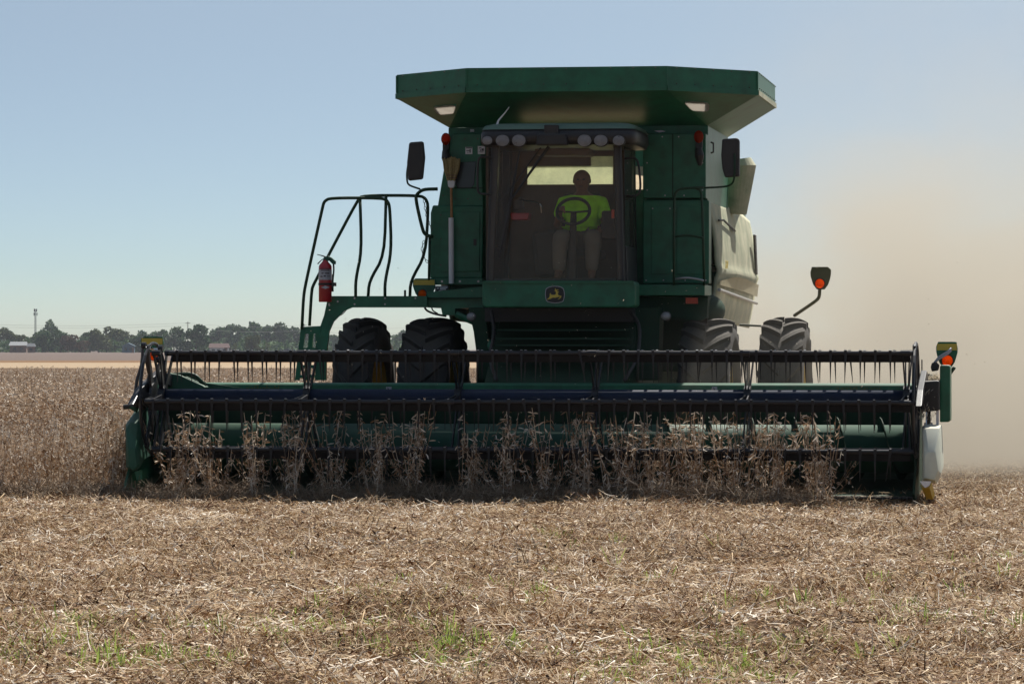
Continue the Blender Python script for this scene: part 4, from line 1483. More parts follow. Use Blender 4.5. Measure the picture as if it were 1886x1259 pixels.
# reel
RC, RR = 0.99, 0.545
re0, re1 = U(300, 0), U(1686, 0)
ct = part('reel_tube', MB().cyl((re0, 0, RC + .045), (re1, 0, RC + .045), 0.072, 24), 'reel_blue', A, auto=True)
for p_ in ct.data.polygons: p_.use_smooth = len(p_.vertices) == 4
bats = []
tine = MB()
tine.box(-0.014, 0.014, -0.026, 0.024, -0.022, 0.026)
tine.prism([(-.011, -.02, -.02), (.011, -.02, -.02), (.011, -.006, -.02), (-.011, -.006, -.02)], [(-.0075, -.024, -.12), (.0075, -.024, -.12), (.0075, -.014, -.12), (-.0075, -.014, -.12)])
tine.prism([(-.0075, -.024, -.12), (.0075, -.024, -.12), (.0075, -.014, -.12), (-.0075, -.014, -.12)], [(-.0022, -.012, -.285), (.0022, -.012, -.285), (.0022, -.008, -.285), (-.0022, -.008, -.285)])
tine.box(-0.012, 0.004, -0.018, 0.016, 0.0262, 0.031)  # thin white cap painted on as the clip's highlight
tine_me = tine.mesh('tine')
tine_me.materials.append(MATS['tine_plastic'])
tine_me.materials.append(MATS['white_paint'])
for p_ in tine_me.polygons[-6:]: p_.material_index = 1
spx = [300, 567, 845, 1097, 1377, 1670]
for bi, ang in enumerate((0, 60, 120, 180, 240, 300)):
    bv, bw_ = -RR * math.cos(R(ang)), RC + RR * math.sin(R(ang)) * 0.86 / 0.866
    x0_, x1_ = U(312 if ang in (60, 120) else 268 if ang == 0 else 300, bv), U(1683, bv)
    bt = MB()
    bt.cyl((x0_, bv, bw_), (x1_, bv, bw_), 0.0205, 12)
    bo = part('reel_bat', bt, 'reel_black', A, auto=True)
    part('bat_strip', MB().box(x0_ + .03, x1_ - .03, bv - .0035, bv + .0035, bw_ - 0.088, bw_ - 0.016), 'bat_brown', bo)
    nt_ = 50
    joined = ang in (240, )
    jm = MB()
    for k in range(nt_):
        if random.random() < .03: continue
        x = x0_ + 0.08 + (x1_ - x0_ - 0.16) * (k + (0.28 if ang == 120 else 0.0)) / nt_
        if joined:
            jm.add([(p[0] + x, p[1] + bv, p[2] + bw_) for p in tine.v], tine.f)
            continue
        o = bpy.data.objects.new('tine', tine_me)
        COL.objects.link(o)
        o.parent = bo
        lean = random.gauss(0, .02 if random.random() < .9 else .12)
        o.location = (x, bv, bw_)
        o.rotation_euler = (random.gauss(0.0, .03), lean, 0)
    if joined:
        part('tines', jm, 'tine_plastic', bo, kind='stuff')
for px_ in spx:
    uu = U(px_, 0)
    hub = part('reel_spider', MB().cyl((uu - .03, 0, RC + .045), (uu + .03, 0, RC + .045), 0.11, 16), 'reel_black', A, auto=True)
    for ang in (0, 60, 120, 180, 240, 300):
        bv, bw_ = -RR * math.cos(R(ang)), RC + RR * math.sin(R(ang)) * 0.993
        m_ = MB()
        for off_, tx in ((-.02, -.006), (.028, .012)):
            p0 = Vector((uu + tx, 0.0, RC + .045))
            p1 = Vector((uu + tx + off_, bv, bw_))
            d = (p1 - p0).normalized()
            nrm = Vector((1, 0, 0)).cross(d).normalized()
            w2 = 0.028
            ring0 = [p0 + nrm * w2 + Vector((-.006, 0, 0)), p0 + nrm * w2 + Vector((.006, 0, 0)), p0 - nrm * w2 + Vector((.006, 0, 0)), p0 - nrm * w2 + Vector((-.006, 0, 0))]
            ring1 = [p + (p1 - p0) for p in ring0]
            m_.prism(ring0, ring1)
        m_.cyl((uu - .045, bv, bw_), (uu + .045, bv, bw_), 0.031, 10)
        part('spider_arm', m_, 'reel_black', hub, auto=True)

# reel ends: cam plates, arms, drives
for px_, s_ in ((283, -1), (1687, 1)):
    uu = U(px_, 0)
    pl = MB()
    n_ = 6
    cenp = (uu, 0, RC + .02)
    pl.cyl((uu - .012, 0, RC + .02), (uu + .012, 0, RC + .02), 0.16, 20)
    for ang in (0, 60, 120, 180, 240, 300):
        a0, a1 = R(ang - 4), R(ang + 4)
        p0 = Vector((uu, -0.12 * math.cos(R(ang)), RC + .02 + 0.12 * math.sin(R(ang))))
        p1 = Vector((uu, -(RR + .03) * math.cos(R(ang + 6)), RC + .02 + (RR + .03) * math.sin(R(ang + 6))))
        d = (p1 - p0).normalized()
        nn = Vector((1, 0, 0)).cross(d).normalized()
        r0 = [p0 + nn * .05 + Vector((-.008, 0, 0)), p0 + nn * .05 + Vector((.008, 0, 0)), p0 - nn * .05 + Vector((.008, 0, 0)), p0 - nn * .05 + Vector((-.008, 0, 0))]
        r1 = [p1 + nn * .022 + Vector((-.008, 0, 0)), p1 + nn * .022 + Vector((.008, 0, 0)), p1 - nn * .022 + Vector((.008, 0, 0)), p1 - nn * .022 + Vector((-.008, 0, 0))]
        pl.prism(r0, r1)
    rg = [Vector((uu, -(RR) * math.cos(2 * math.pi * i / 36), RC + .02 + RR * math.sin(2 * math.pi * i / 36))) for i in range(37)]
    pl.tube(rg, 0.016, 6, cap=False)
    part('reel_end_plate', pl, 'reel_black', A, auto=True)
# reel lift arms (behind the reel ends, up and over)
for px_, s_ in ((268, -1), (1697, 1)):
    uu = U(px_, 0)
    ra = MB().side([(-0.62, RC - .03), (-0.3, RC + .12), (0.55, RC + .30), (1.35, RC + .20), (1.35, RC + .08), (0.55, RC + .18), (-0.3, RC + .0)], uu - 0.03, uu + 0.03)
    rp = part('reel_arm', ra, 'reel_black', A, bevel=.008)
    part('lift_cylinder', MB().cyl((uu + .05 * s_, 0.2, .55), (uu + .05 * s_, .5, RC + .18), 0.024, 12), 'chrome', rp)
    part('lift_cylinder_sleeve', MB().cyl((uu + .05 * s_, 0.2, .5), (uu + .05 * s_, .36, .78), 0.036, 12), 'black_plastic', rp)
# left end: upright rods, motor, bearing, snout
lend = part('end_sheet', MB().side([(1.35, .16), (1.35, Wd(700, 1.3)), (.95, 1.18), (0.5, 0.72), (-.1, .35), (-.35, .12), (-.1, .06), (1.2, .10)], hl0 - .03, hl0 - .006), 'green_paint', A, auto=True)
part('brace_rod', MB().tube([q(246, 748, -.1), q(252, 700, -.05), q(262, 668, 0), q(263, 640, 0.02)], 0.016, 8), 'dark_steel', lend)
part('brace_rod', MB().tube([q(292, 640, -.05), q(302, 690, .0), q(300, 735, 0)], 0.02, 8, radii=[.028, .024, .028]), 'reel_black', lend)
part('brace_rod', MB().tube([q(270, 650, -.05), q(276, 690, .0), q(268, 735, 0)], 0.02, 8, radii=[.034, .022, .03]), 'reel_black', lend)
part('link_bar', MB().tube([q(267, 640, -.08), q(296, 645, -.08)], 0.012, 8), 'chrome', lend)
for px_, py_, r_ in ((265, 636, .032), (296, 642, .036), (290, 662, .03)):
    part('pivot_pin', MB().cyl(P(px_ - 4, py_, -.09), P(px_ + 4, py_, -.09), r_, 12), 'reel_black', lend, auto=True)
mt = part('reel_motor', MB().cyl(P(252, 735, 0.1), P(285, 735, 0.1), 0.08, 14), 'black_plastic', A, auto=True)
part('motor_flange', MB().cyl(P(262, 735, 0.1), P(268, 735, 0.1), 0.11, 14), 'dark_steel', mt, auto=True)
part('hose', MB().tube([q(262, 712, .05), q(280, 700, 0.1), q(284, 730, .05), q(272, 756, -.02), q(283, 790, 0), q(276, 812, .05)], 0.012, 8, smooth=2), 'black_plastic', mt)
part('hose', MB().tube([q(270, 712, .05), q(262, 698, 0.1), q(255, 730, .05), q(262, 760, -.02), q(270, 800, 0), q(266, 820, .05)], 0.012, 8, smooth=2), 'black_plastic', mt)
part('drive_tube', MB().tube([q(228, 749, 0.1), q(250, 747, 0.1), q(262, 745, 0.1)], 0.026, 12), 'black_plastic', A)
part('drive_cone', MB().tube([q(244, 754, 0.12), q(250, 744, 0.12), q(262, 722, 0.14)], 0.03, 12, radii=[.055, .045, .03]), 'teal_plastic', A, smooth=True, auto=True)


def snout(cols, m, name, label=None):
    """lofted crop divider: list of (v, [(px,py)...]) rings"""
    m_ = MB()
    rings_ = [[q(a, b_, v) for a, b_ in pts] for v, pts in cols]
    n = len(rings_[0])
    m_.v = [p for r_ in rings_ for p in r_]
    for i in range(len(rings_) - 1):
        for k in range(n):
            m_.f.append((i * n + k, i * n + (k + 1) % n, (i + 1) * n + (k + 1) % n, (i + 1) * n + k))
    m_.f.append(tuple(range(n)))
    m_.f.append(tuple(range((len(rings_) - 1) * n, len(rings_) * n)))
    o = part(name, m_, m, A, auto=True, label=label)
    s_ = o.modifiers.new('round', 'BEVEL')
    s_.width = 0.010
    s_.segments = 3
    s_.limit_method = 'ANGLE'
    s_.angle_limit = R(18)
    o.data.polygons.foreach_set('use_smooth', [True] * len(o.data.polygons))
    return o


snout([(-.50, [(246, 866), (237, 860), (236, 830), (242, 824), (249, 828), (252, 860)]),
       (-.35, [(248, 868), (233, 861), (232, 790), (240, 777), (254, 779), (260, 856)]),
       (-.10, [(252, 868), (232, 860), (231, 782), (241, 770), (262, 764), (266, 846)]),
       (.25, [(256, 862), (235, 854), (235, 776), (250, 757), (274, 742), (272, 842)]),
       (.8, [(262, 850), (246, 842), (246, 760), (262, 737), (286, 728), (284, 836)])], 'teal_plastic', 'crop_divider', 'teal divider on the outer left end of the header')
part('divider_foot', MB().front([(248, 868), (262, 864), (262, 882), (252, 884)], -.3, -.1), 'green_paint', A)
snout([(-.50, [(1722, 884), (1702, 880), (1703, 838), (1709, 832), (1722, 832), (1728, 866)]),
       (-.30, [(1724, 890), (1700, 886), (1699, 796), (1704, 788), (1730, 788), (1733, 872)]),
       (-.05, [(1726, 889), (1699, 885), (1698, 786), (1703, 781), (1733, 782), (1736, 866)]),
       (.25, [(1728, 886), (1700, 882), (1700, 786), (1706, 781), (1735, 783), (1738, 858)]),
       (.8, [(1728, 876), (1706, 872), (1706, 786), (1712, 781), (1735, 783), (1738, 850)])], 'pale_plastic', 'crop_divider', 'pale dusty white divider at the sunlit end of the header')
sk_ = part('skid_shoe', MB().prism([q(1694, 892, -.55), q(1716, 888, -.55), q(1712, 898, -.62), q(1698, 898, -.62)], [q(1704, 914, -.35), q(1722, 912, -.35), q(1718, 919, -.4), q(1706, 919, -.4)]), 'yellow_paint', A, auto=True)
part('skid_cap', MB().front([(1694, 886), (1715, 886), (1711, 894), (1704, 898), (1699, 893)], -.66, -.60), 'white_paint', sk_)
# right end: end sheet, dark gearbox, tall green shield
rend = part('end_sheet', MB().side([(1.35, .16), (1.35, Wd(712, 1.3)), (.95, 1.0), (0.45, 0.62), (0.1, .40), (-.25, .12), (-.1, .06), (1.2, .10)], hr0 + .006, hr0 + .03), 'dark_green', A, auto=True)  # darker than the left sheet: shade put into its colour
part('beam_end_cover', MB().front([(1684, 712), (1700, 690), (1712, 688), (1728, 692), (1728, 722), (1684, 724)], 1.0, 1.2), 'dark_green', rend, bevel=.01)
part('gearbox', MB().front([(1694, 702), (1730, 700), (1730, 756), (1696, 758)], .05, .8), 'black_plastic', A, bevel=.02)
part('drive_link', MB().tube([q(1694, 750, .3), q(1706, 734, .3), q(1718, 752, .3), q(1730, 750, .3)], 0.014, 8), 'dark_steel', A)
part('drive_link', MB().tube([q(1706, 734, .28), q(1708, 732, .28), q(1698, 760, .2)], 0.012, 8), 'steel', A)
part('bracket', MB().front([(1724, 748), (1729, 748), (1729, 786), (1724, 786)], .1, .13), 'white_paint', A)
for px_ in (1704, 1716):
    part('divider_rod', MB().cyl(P(px_, 778, .05), P(px_, 790, .05), 0.01, 8), 'steel', A)
part('belt_shield', MB().front([(1731, 674), (1734, 672), (1747, 672), (1750, 675), (1750, 773), (1747, 777), (1731, 777)], .25, .62), 'green_paint', A, bevel=.02)
part('reel_upright', MB().tube([q(1686, 634, -.05), q(1688, 700, -.02), q(1686, 780, 0), q(1688, 816, 0)], 0.018, 8, radii=[.022, .018, .02, .014]), 'dark_steel', A)
part('upright_cap', MB().cyl(P(1681, 640, -.05), P(1690, 640, -.05), 0.035, 10), 'reel_black', A, auto=True)
part('thin_rod', MB().cyl(P(1698, 662, .6), P(1698, 700, .6), 0.006, 6), 'black_plastic', A)
lamp_shield(280, 642, 42, 42, 1.0, (283, 655), 0.045, True, [(262, 660, 1.02), (258, 700, .9), (262, 740, .6)])
rlamp = lamp_shield(1744, 654, 40, 46, 0.9, (1745, 664), 0.056, True, [(1758, 676, .93), (1748, 690, .95), (1738, 700, 1.0)])
for d_ in (0, 4):
    part('hose', MB().tube([q(1719, 670, .85), q(1730, 660 - d_, .84), q(1745, 652 - d_, .84), q(1752, 643 - d_ + 2, .86)], 0.010, 8, smooth=2), 'label_grey', rlamp, smooth=True)
part('hose_bracket', MB().front([(1714, 676), (1716, 668), (1724, 666), (1730, 672), (1728, 682), (1716, 684)], .8, .88), 'black_plastic', A, bevel=.01)

# ------------------------------------------------------------------ things carried on the machine
# broom (bristles up, handle in a white tube)
vbz = VL - 0.14
loc = P(831, 522, vbz)
br = thing('broom', 'straw broom carried bristles up with its handle in a white pipe beside the cab', 'broom', (loc[0], vbz, loc[2]))
bs = MB()
for i in range(46):
    f = (i + .5) / 46
    top = (815 + 33 * f, 291 + 2 * math.sin(f * 9) + random.uniform(-2, 2))
    bot = (825 + 12 * f, 333)
    mid = (818 + 27 * f, 312)
    z = vbz + random.uniform(-.02, .03)
    bs.tube([q(*bot, z), q(*mid, z), q(*top, z)], 0.005, 4, radii=[.007, .007, .004])
part('bristles', bs, 'broom_bristle', br, kind='stuff')
part('ferrule', MB().front([(824, 332), (838, 332), (837, 343), (834, 346), (828, 346), (825, 343)], vbz - .02, vbz + .03), 'white_paint', br, bevel=.005)
part('handle', MB().cyl(P(831, 345, vbz), P(832, 404, vbz), 0.013, 10), 'wood', br, auto=True)
for py_ in (322, 327):
    part('binding', MB().front([(822.5 + (327 - py_) * -.2, py_), (840, py_), (840, py_ + 1.4), (823, py_ + 1.4)], vbz - .03, vbz + .035), 'wall_brown', br)
part('holder_pipe', MB().cyl(P(831, 401, vbz), P(831.5, 522, vbz), 0.028, 14), 'white_paint', A, auto=True)
# fire extinguisher
ve = VP - 0.10
loc = P(599, 556, ve)
fe = thing('fire_extinguisher', 'red fire extinguisher with a grey label strapped at the platform corner', 'fire extinguisher', (loc[0], ve, loc[2]))
c0 = P(599, 556, ve)
c1 = P(599, 486, ve)
r_ = 0.068
fm = MB().tube([c0, c0.lerp(c1, .02), c0.lerp(c1, .93), c0.lerp(c1, .98), c1 + Vector((0, 0, .02)), c1 + Vector((0, 0, .05))], r_, 24, radii=[r_ * .93, r_, r_, r_ * .88, r_ * .5, r_ * .25])
part('cylinder_body', fm, 'red_paint', fe, smooth=True, auto=True)
part('label_band', MB().cyl(c0.lerp(c1, .58), c0.lerp(c1, .85), r_ + .002, 24), 'label_grey', fe, auto=True)
tx_ = MB()
for i, (a, b_, c, d) in enumerate([(590, 494, 608, 495.2), (591, 497, 606, 498.6), (592, 502, 596, 504), (598, 502, 606, 504), (590, 508, 594, 510), (596, 507, 600, 509.5), (602, 508, 607, 509)]):
    tx_.front([(a, b_), (c, b_), (c, d), (a, d)], ve - r_ - .003, ve - r_ + .035)
part('label_print', tx_, 'label_ink', fe, kind='stuff')
part('diamond_mark', MB().front([(591, 529), (599, 526), (607, 529), (599, 532)], ve - r_ - .003, ve - r_ + .02), 'label_grey', fe)
part('strap', MB().cyl(c0.lerp(c1, .44), c0.lerp(c1, .50), r_ + .004, 24), 'black_plastic', fe, auto=True)
part('strap_clip', MB().front([(611, 520), (618, 520), (618, 527), (611, 527)], ve - .03, ve + .02), 'black_plastic', fe, bevel=.003)
part('bracket', MB().front([(606, 505), (614, 505), (614, 537), (606, 537)], ve + .05, ve + .07), 'black_plastic', fe)
part('valve_head', MB().front([(594, 483), (596, 474), (603, 471), (610, 474), (618, 481), (617, 487), (612, 486), (606, 480), (600, 481)], ve - .02, ve + .02), 'teal_plastic', fe, bevel=.004)
part('lever', MB().tube([q(584, 468.5, ve), q(594, 471, ve), q(602, 474, ve)], 0.006, 6, radii=[.004, .007, .009]), 'dark_steel', fe)
part('lower_lever', MB().tube([q(585, 486, ve), q(592, 479, ve), q(600, 474, ve)], 0.006, 6, radii=[.007, .005, .006]), 'dark_steel', fe)
part('discharge_hose', MB().tube([q(614, 484, ve), q(615, 497, ve), q(613, 515, ve), q(612, 534, ve)], 0.009, 8, smooth=2), 'black_plastic', fe, smooth=True)

# ------------------------------------------------------------------ plants: meshes kept outside the scene, instanced by geometry nodes
def np_mesh(name, verts, quads, matname):
    me_ = bpy.data.meshes.new(name)
    nv, nq = len(verts), len(quads)
    k = quads.shape[1]
    me_.vertices.add(nv)
    me_.vertices.foreach_set('co', verts.astype(np.float32).ravel())
    me_.loops.add(nq * k)
    me_.loops.foreach_set('vertex_index', quads.astype(np.int32).ravel())
    me_.polygons.add(nq)
    me_.polygons.foreach_set('loop_start', np.arange(0, nq * k, k, dtype=np.int32))
    me_.polygons.foreach_set('loop_total', np.full(nq, k, dtype=np.int32))
    me_.materials.append(MATS[matname])
    me_.update(calc_edges=True)
    return me_


def strips(c, d, L, W, bend, up):
    """n bent ribbons of two quads: centre c, direction d, length L, width W, side vector up x d"""
    n = len(c)
    d = d / np.linalg.norm(d, axis=1, keepdims=True)
    s = np.cross(d, up)
    s /= np.maximum(1e-6, np.linalg.norm(s, axis=1, keepdims=True))
    nrm = np.cross(s, d)
    a = c - d * L[:, None] / 2
    b = c + nrm * (bend * L)[:, None]
    e = c + d * L[:, None] / 2
    hw_ = s * W[:, None] / 2
    V = np.stack([a - hw_ * .5, a + hw_ * .5, b - hw_, b + hw_, e - hw_ * .45, e + hw_ * .45], axis=1).reshape(-1, 3)
    base = (np.arange(n) * 6)[:, None]
    Q = np.concatenate([base + np.array([[0, 1, 3, 2]]), base + np.array([[2, 3, 5, 4]])], axis=1).reshape(-1, 4)
    return V, Q


def litter_clump(n, rad, zmax, seed, tilt=0.25, stems=0.35, long=1.0):
    g = np.random.default_rng(seed)
    r = rad * np.sqrt(g.random(n))
    a = g.random(n) * 2 * np.pi
    z = g.random(n) ** 1.8 * zmax * (1 - 0.4 * r / rad) + 0.004
    c = np.stack([r * np.cos(a), r * np.sin(a), z], 1)
    t = g.random(n) * 2 * np.pi
    d = np.stack([np.cos(t), np.sin(t), g.normal(0, tilt, n)], 1)
    isst = g.random(n) < stems
    L = np.where(isst, g.uniform(.06, .24, n) * long, g.uniform(.02, .055, n))
    W = np.where(isst, g.uniform(.003, .0065, n), g.uniform(.007, .018, n))
    up = np.stack([g.normal(0, .5, n), g.normal(0, .5, n), np.ones(n)], 1)
    return strips(c, d, L, W, g.normal(0, .12, n), up)


def src_collection(name, meshes):
    c = bpy.data.collections.new(name)
    for i, m_ in enumerate(meshes):
        o = bpy.data.objects.new(f'{name}_{i}', m_)
        c.objects.link(o)
    return c


def scatter(name, pts, rots, scales, coll, label, cat, kind='stuff', idx=None):
    me_ = bpy.data.meshes.new(name)
    n = len(pts)
    me_.vertices.add(n)
    me_.vertices.foreach_set('co', np.asarray(pts, dtype=np.float32).ravel())
    a1 = me_.attributes.new('rot', 'FLOAT_VECTOR', 'POINT')
    a1.data.foreach_set('vector', np.asarray(rots, dtype=np.float32).ravel())
    a2 = me_.attributes.new('scl', 'FLOAT_VECTOR', 'POINT')
    sc_ = np.asarray(scales, dtype=np.float32)
    if sc_.ndim == 1: sc_ = np.repeat(sc_[:, None], 3, 1)
    a2.data.foreach_set('vector', sc_.ravel())
    a3 = me_.attributes.new('idx', 'INT', 'POINT')
    nc = len(coll.objects)
    if idx is None: idx = rng.integers(0, nc, n)
    a3.data.foreach_set('value', np.asarray(idx, dtype=np.int32))
    o = bpy.data.objects.new(name, me_)
    COL.objects.link(o)
    tag(o, label, cat, kind=kind)
    ng = bpy.data.node_groups.new(name + '_nodes', 'GeometryNodeTree')
    ng.interface.new_socket('Geometry', in_out='INPUT', socket_type='NodeSocketGeometry')
    ng.interface.new_socket('Geometry', in_out='OUTPUT', socket_type='NodeSocketGeometry')
    N, L = ng.nodes, ng.links
    gi, go = N.new('NodeGroupInput'), N.new('NodeGroupOutput')
    ci = N.new('GeometryNodeCollectionInfo')
    ci.inputs['Collection'].default_value = coll
    ci.inputs['Separate Children'].default_value = True
    ci.inputs['Reset Children'].default_value = True
    ip = N.new('GeometryNodeInstanceOnPoints')
    ip.inputs['Pick Instance'].default_value = True

    def attr(nm, ty):
        x = N.new('GeometryNodeInputNamedAttribute')
        x.data_type = ty
        x.inputs['Name'].default_value = nm
        return x.outputs['Attribute']
    L.new(gi.outputs[0], ip.inputs['Points'])
    L.new(ci.outputs[0], ip.inputs['Instance'])
    L.new(attr('idx', 'INT'), ip.inputs['Instance Index'])
    er = N.new('FunctionNodeEulerToRotation')
    L.new(attr('rot', 'FLOAT_VECTOR'), er.inputs[0])
    L.new(er.outputs[0], ip.inputs['Rotation'])
    L.new(attr('scl', 'FLOAT_VECTOR'), ip.inputs['Scale'])
    L.new(ip.outputs[0], go.inputs[0])
    md = o.modifiers.new('scatter', 'NODES')
    md.node_group = ng
    return o


def to_uv(x, y):
    dx, dy = x - OX, y - OY
    return dx * cs - dy * sn, dx * sn + dy * cs


# straw litter over the stubble
lit = src_collection('litter', [np_mesh(f'litter_{i}', *litter_clump(380, .42, .05, 30 + i), 'straw') for i in range(5)] +
                     [np_mesh(f'litter_tall_{i}', *litter_clump(280, .34, .12, 50 + i, tilt=.6, stems=.6), 'straw') for i in range(3)])
pts, idx = [], []
y = 16.4
while y < 62:
    half = (943 + 60) / FP * y + 0.3
    dy = 0.30 if y < 27 else 0.38 if y < 40 else 0.55
    dx = 0.30 if y < 27 else 0.36 if y < 40 else 0.5
    x = -half
    while x < half:
        px_, py_ = x + random.uniform(-dx, dx) * .6, y + random.uniform(-dy, dy) * .6
        uu, vv = to_uv(px_, py_)
        if not (uu < hl0 - .3 and vv > -0.9):
            bare = mnoise.noise(Vector((px_ * 1.3, py_ * 0.9, 21.0))) < -.42
            if (y < 46 or uu > hr0 - 3) and not bare:
                pts.append((px_, py_, gh(px_, py_)))
                nz = mnoise.noise(Vector((px_ * 0.9, py_ * .7, 2.0)))
                idx.append(random.randrange(5) if random.random() > 0.22 + nz * .5 else 5 + random.randrange(3))
        x += dx
    y += dy
n_ = len(pts)
print('litter instances', n_)
scatter('straw_litter', pts, [(random.gauss(0, .05), random.gauss(0, .05), random.uniform(0, 6.28)) for _ in range(n_)], [random.uniform(.8, 1.2) for _ in range(n_)], lit,
        'chopped tan soybean straw and chaff covering the cut ground', 'straw', idx=idx)

# soybean plants
def soy_plant(seed, H=0.80, pods=46, spread=0.055, psz=1.0):
    g = np.random.default_rng(seed)
    C, D, L, W, B, UPV = [], [], [], [], [], []

    def seg(a, b, w):
        a, b = np.array(a, float), np.array(b, float)
        for upv in ((1, 0, .01), (0, 1, .01)):
            C.append((a + b) / 2); D.append(b - a); L.append(np.linalg.norm(b - a)); W.append(w); B.append(0); UPV.append(upv)
    stems_ = []
    nb = g.integers(2, 4)
    lean = g.normal(0, .05, 2)
    p = np.zeros(3)
    main = [p.copy()]
    for k in range(6):
        p = p + np.array([lean[0] * .2 + g.normal(0, .01), lean[1] * .2 + g.normal(0, .01), H / 6])
        main.append(p.copy())
    stems_.append(main)
    for b_ in range(nb):
        i = g.integers(1, 3)
        a = g.random() * 6.28
        q_ = main[i].copy()
        br_ = [q_.copy()]
        for k in range(4):
            q_ = q_ + np.array([math.cos(a) * spread * (.55 - .1 * k), math.sin(a) * spread * (.55 - .1 * k), H * g.uniform(.12, .17)])
            br_.append(q_.copy())
        stems_.append(br_)
    for st in stems_:
        for k in range(len(st) - 1):
            seg(st[k], st[k + 1], 0.007 if st is main else 0.005)
    for k in range(pods):
        st = stems_[0] if g.random() < .55 else stems_[g.integers(1, len(stems_))]
        i = g.integers(1 if st is main else 0, len(st) - 1)
        f = g.random()
        c = st[i] * (1 - f) + st[i + 1] * f
        a = g.random() * 6.28
        up_ = g.uniform(-2.0, .6)
        d = np.array([math.cos(a), math.sin(a), up_])
        l = g.uniform(.030, .048) * psz
        C.append(c + d / np.linalg.norm(d) * l * .6); D.append(d); L.append(l); W.append(g.uniform(.008, .0105) * psz); B.append(g.normal(.1, .08)); UPV.append((g.normal(), g.normal(), .3))
    return strips(np.array(C), np.array(D), np.array(L), np.array(W), np.array(B), np.array(UPV, float))


soyM = [np_mesh(f'soy_{i}', *soy_plant(100 + i, H=random.uniform(.68, .88), pods=34 + 3 * i, psz=1.15), 'pod') for i in range(10)]
soyF = [np_mesh(f'soyfar_{i}', *soy_plant(200 + i, H=random.uniform(.68, .82), pods=70, spread=.15, psz=1.3), 'pod') for i in range(4)]
cs1 = src_collection('soybean', soyM)
cs2 = src_collection('soybean_far', soyF)
pts1, pts2 = [], []
row = 0.38
k = 0
uline = hl0 - 0.18
while True:
    uu = uline - row * k
    if uu < -34: break
    v = -0.35 + random.uniform(-.1, .1)
    while v < 24:
        x, y_, _ = to_world((uu + random.gauss(0, .035), v, 0))
        px_ = PX0 + x / y_ * FP
        if -60 < px_ < 1700:
            pts1.append((x, y_, gh(x, y_)))
        elif px_ <= -60:
            break
        v += 0.05 if v < 8 else .08
    k += 1
# far part: looser spacing, wider spread plants
y_ = 61.5
while y_ < 158:
    xl = (-70 / FP - PX0 / FP) * y_
    step = 0.30 + (y_ - 61) * .004
    x = xl
    while True:
        uu, vv = to_uv(x, y_)
        if uu > uline: break
        if x > (1600 - PX0) / FP * y_: break
        pts2.append((x + random.uniform(-.15, .15), y_ + random.uniform(-.2, .2), 0.0 if y_ > 130 else gh(x, y_)))
        x += step
    y_ += step * 1.25
print('soy', len(pts1), len(pts2))
scatter('soybean_crop', pts1, [(random.gauss(0, .10), random.gauss(0, .10), random.uniform(0, 6.28)) for _ in pts1], [random.uniform(.82, 1.1) for _ in pts1], cs1,
        'dry brown standing soybean crop left of the header', 'crop')
scatter('soybean_field', pts2, [(random.gauss(0, .12), random.gauss(0, .12), random.uniform(0, 6.28)) for _ in pts2], [(s_ * 1.5, s_ * 1.5, s_) for s_ in [random.uniform(.85, 1.1) for _ in pts2]], cs2,
        'ripe soybean field stretching back towards the tree line', 'crop')

# plants standing in front of the reel: each stalk is a thing
ordn = ['first', 'second', 'third', 'fourth', 'fifth', 'sixth', 'seventh', 'eighth', 'ninth', 'tenth', 'eleventh', 'twelfth', 'thirteenth', 'fourteenth', 'fifteenth', 'sixteenth', 'seventeenth']
rows_px = [331, 402, 472, 541, 612, 692, 762, 862, 934, 1003, 1072, 1142, 1210, 1283, 1355, 1428, 1505]
for ri, rp in enumerate(rows_px):
    dense = rp > 1080 or rp == 331
    NP_ = 15 if dense else 11
    for k in range(NP_):
        v = -0.60 + 0.74 * (k + random.random()) / NP_
        uu = U(rp, v) + random.gauss(0, .075 if dense else .045)
        o = bpy.data.objects.new('soybean_plant', soyM[random.randrange(10)])
        COL.objects.link(o)
        wp_ = to_world((uu, v, 0))
        o.location = (wp_.x, wp_.y, gh(wp_.x, wp_.y))
        lean = random.gauss(0, .10 if random.random() < .7 else .40)
        o.rotation_euler = (random.gauss(-.12, .15), lean, random.uniform(0, 6.28))
        # turn about the stalk first, then lean in the world
        o.rotation_mode = 'XYZ'
        M_ = Matrix.Rotation(lean, 4, 'Y') @ Matrix.Rotation(random.gauss(-.10, .12), 4, 'X') @ Matrix.Rotation(random.uniform(0, 6.28), 4, 'Z')
        o.rotation_euler = M_.to_euler()
        s_ = random.uniform(.75, 1.32 if dense else 1.28)
        o.scale = (s_, s_, s_)
        tag(o, f'dry brown soybean stalk in the {ordn[ri]} row from the left in front of the reel', 'plant', f'soybean stalks of the {ordn[ri]} row in front of the reel')

# bent stalks and trash lying along the cut edge
tr = src_collection('trash', [np_mesh(f'trash_{i}', *litter_clump(200, .30, .20, 70 + i, tilt=.8, stems=.8, long=1.6), 'stem') for i in range(4)])
pts = []
for i in range(230):
    u_ = random.uniform(hl0 - 1.6, hr0 - .9)
    v_ = random.uniform(-.75, .1)
    x, y_, _ = to_world((u_, v_, 0))
    pts.append((x, y_, gh(x, y_)))
scatter('fallen_stalks', pts, [(random.gauss(0, .2), random.gauss(0, .2), random.uniform(0, 6.28)) for _ in pts], [random.uniform(.6, 1.1) for _ in pts], tr, 'tangle of bent dry stalks lying under the reel along the cut edge', 'stalks')
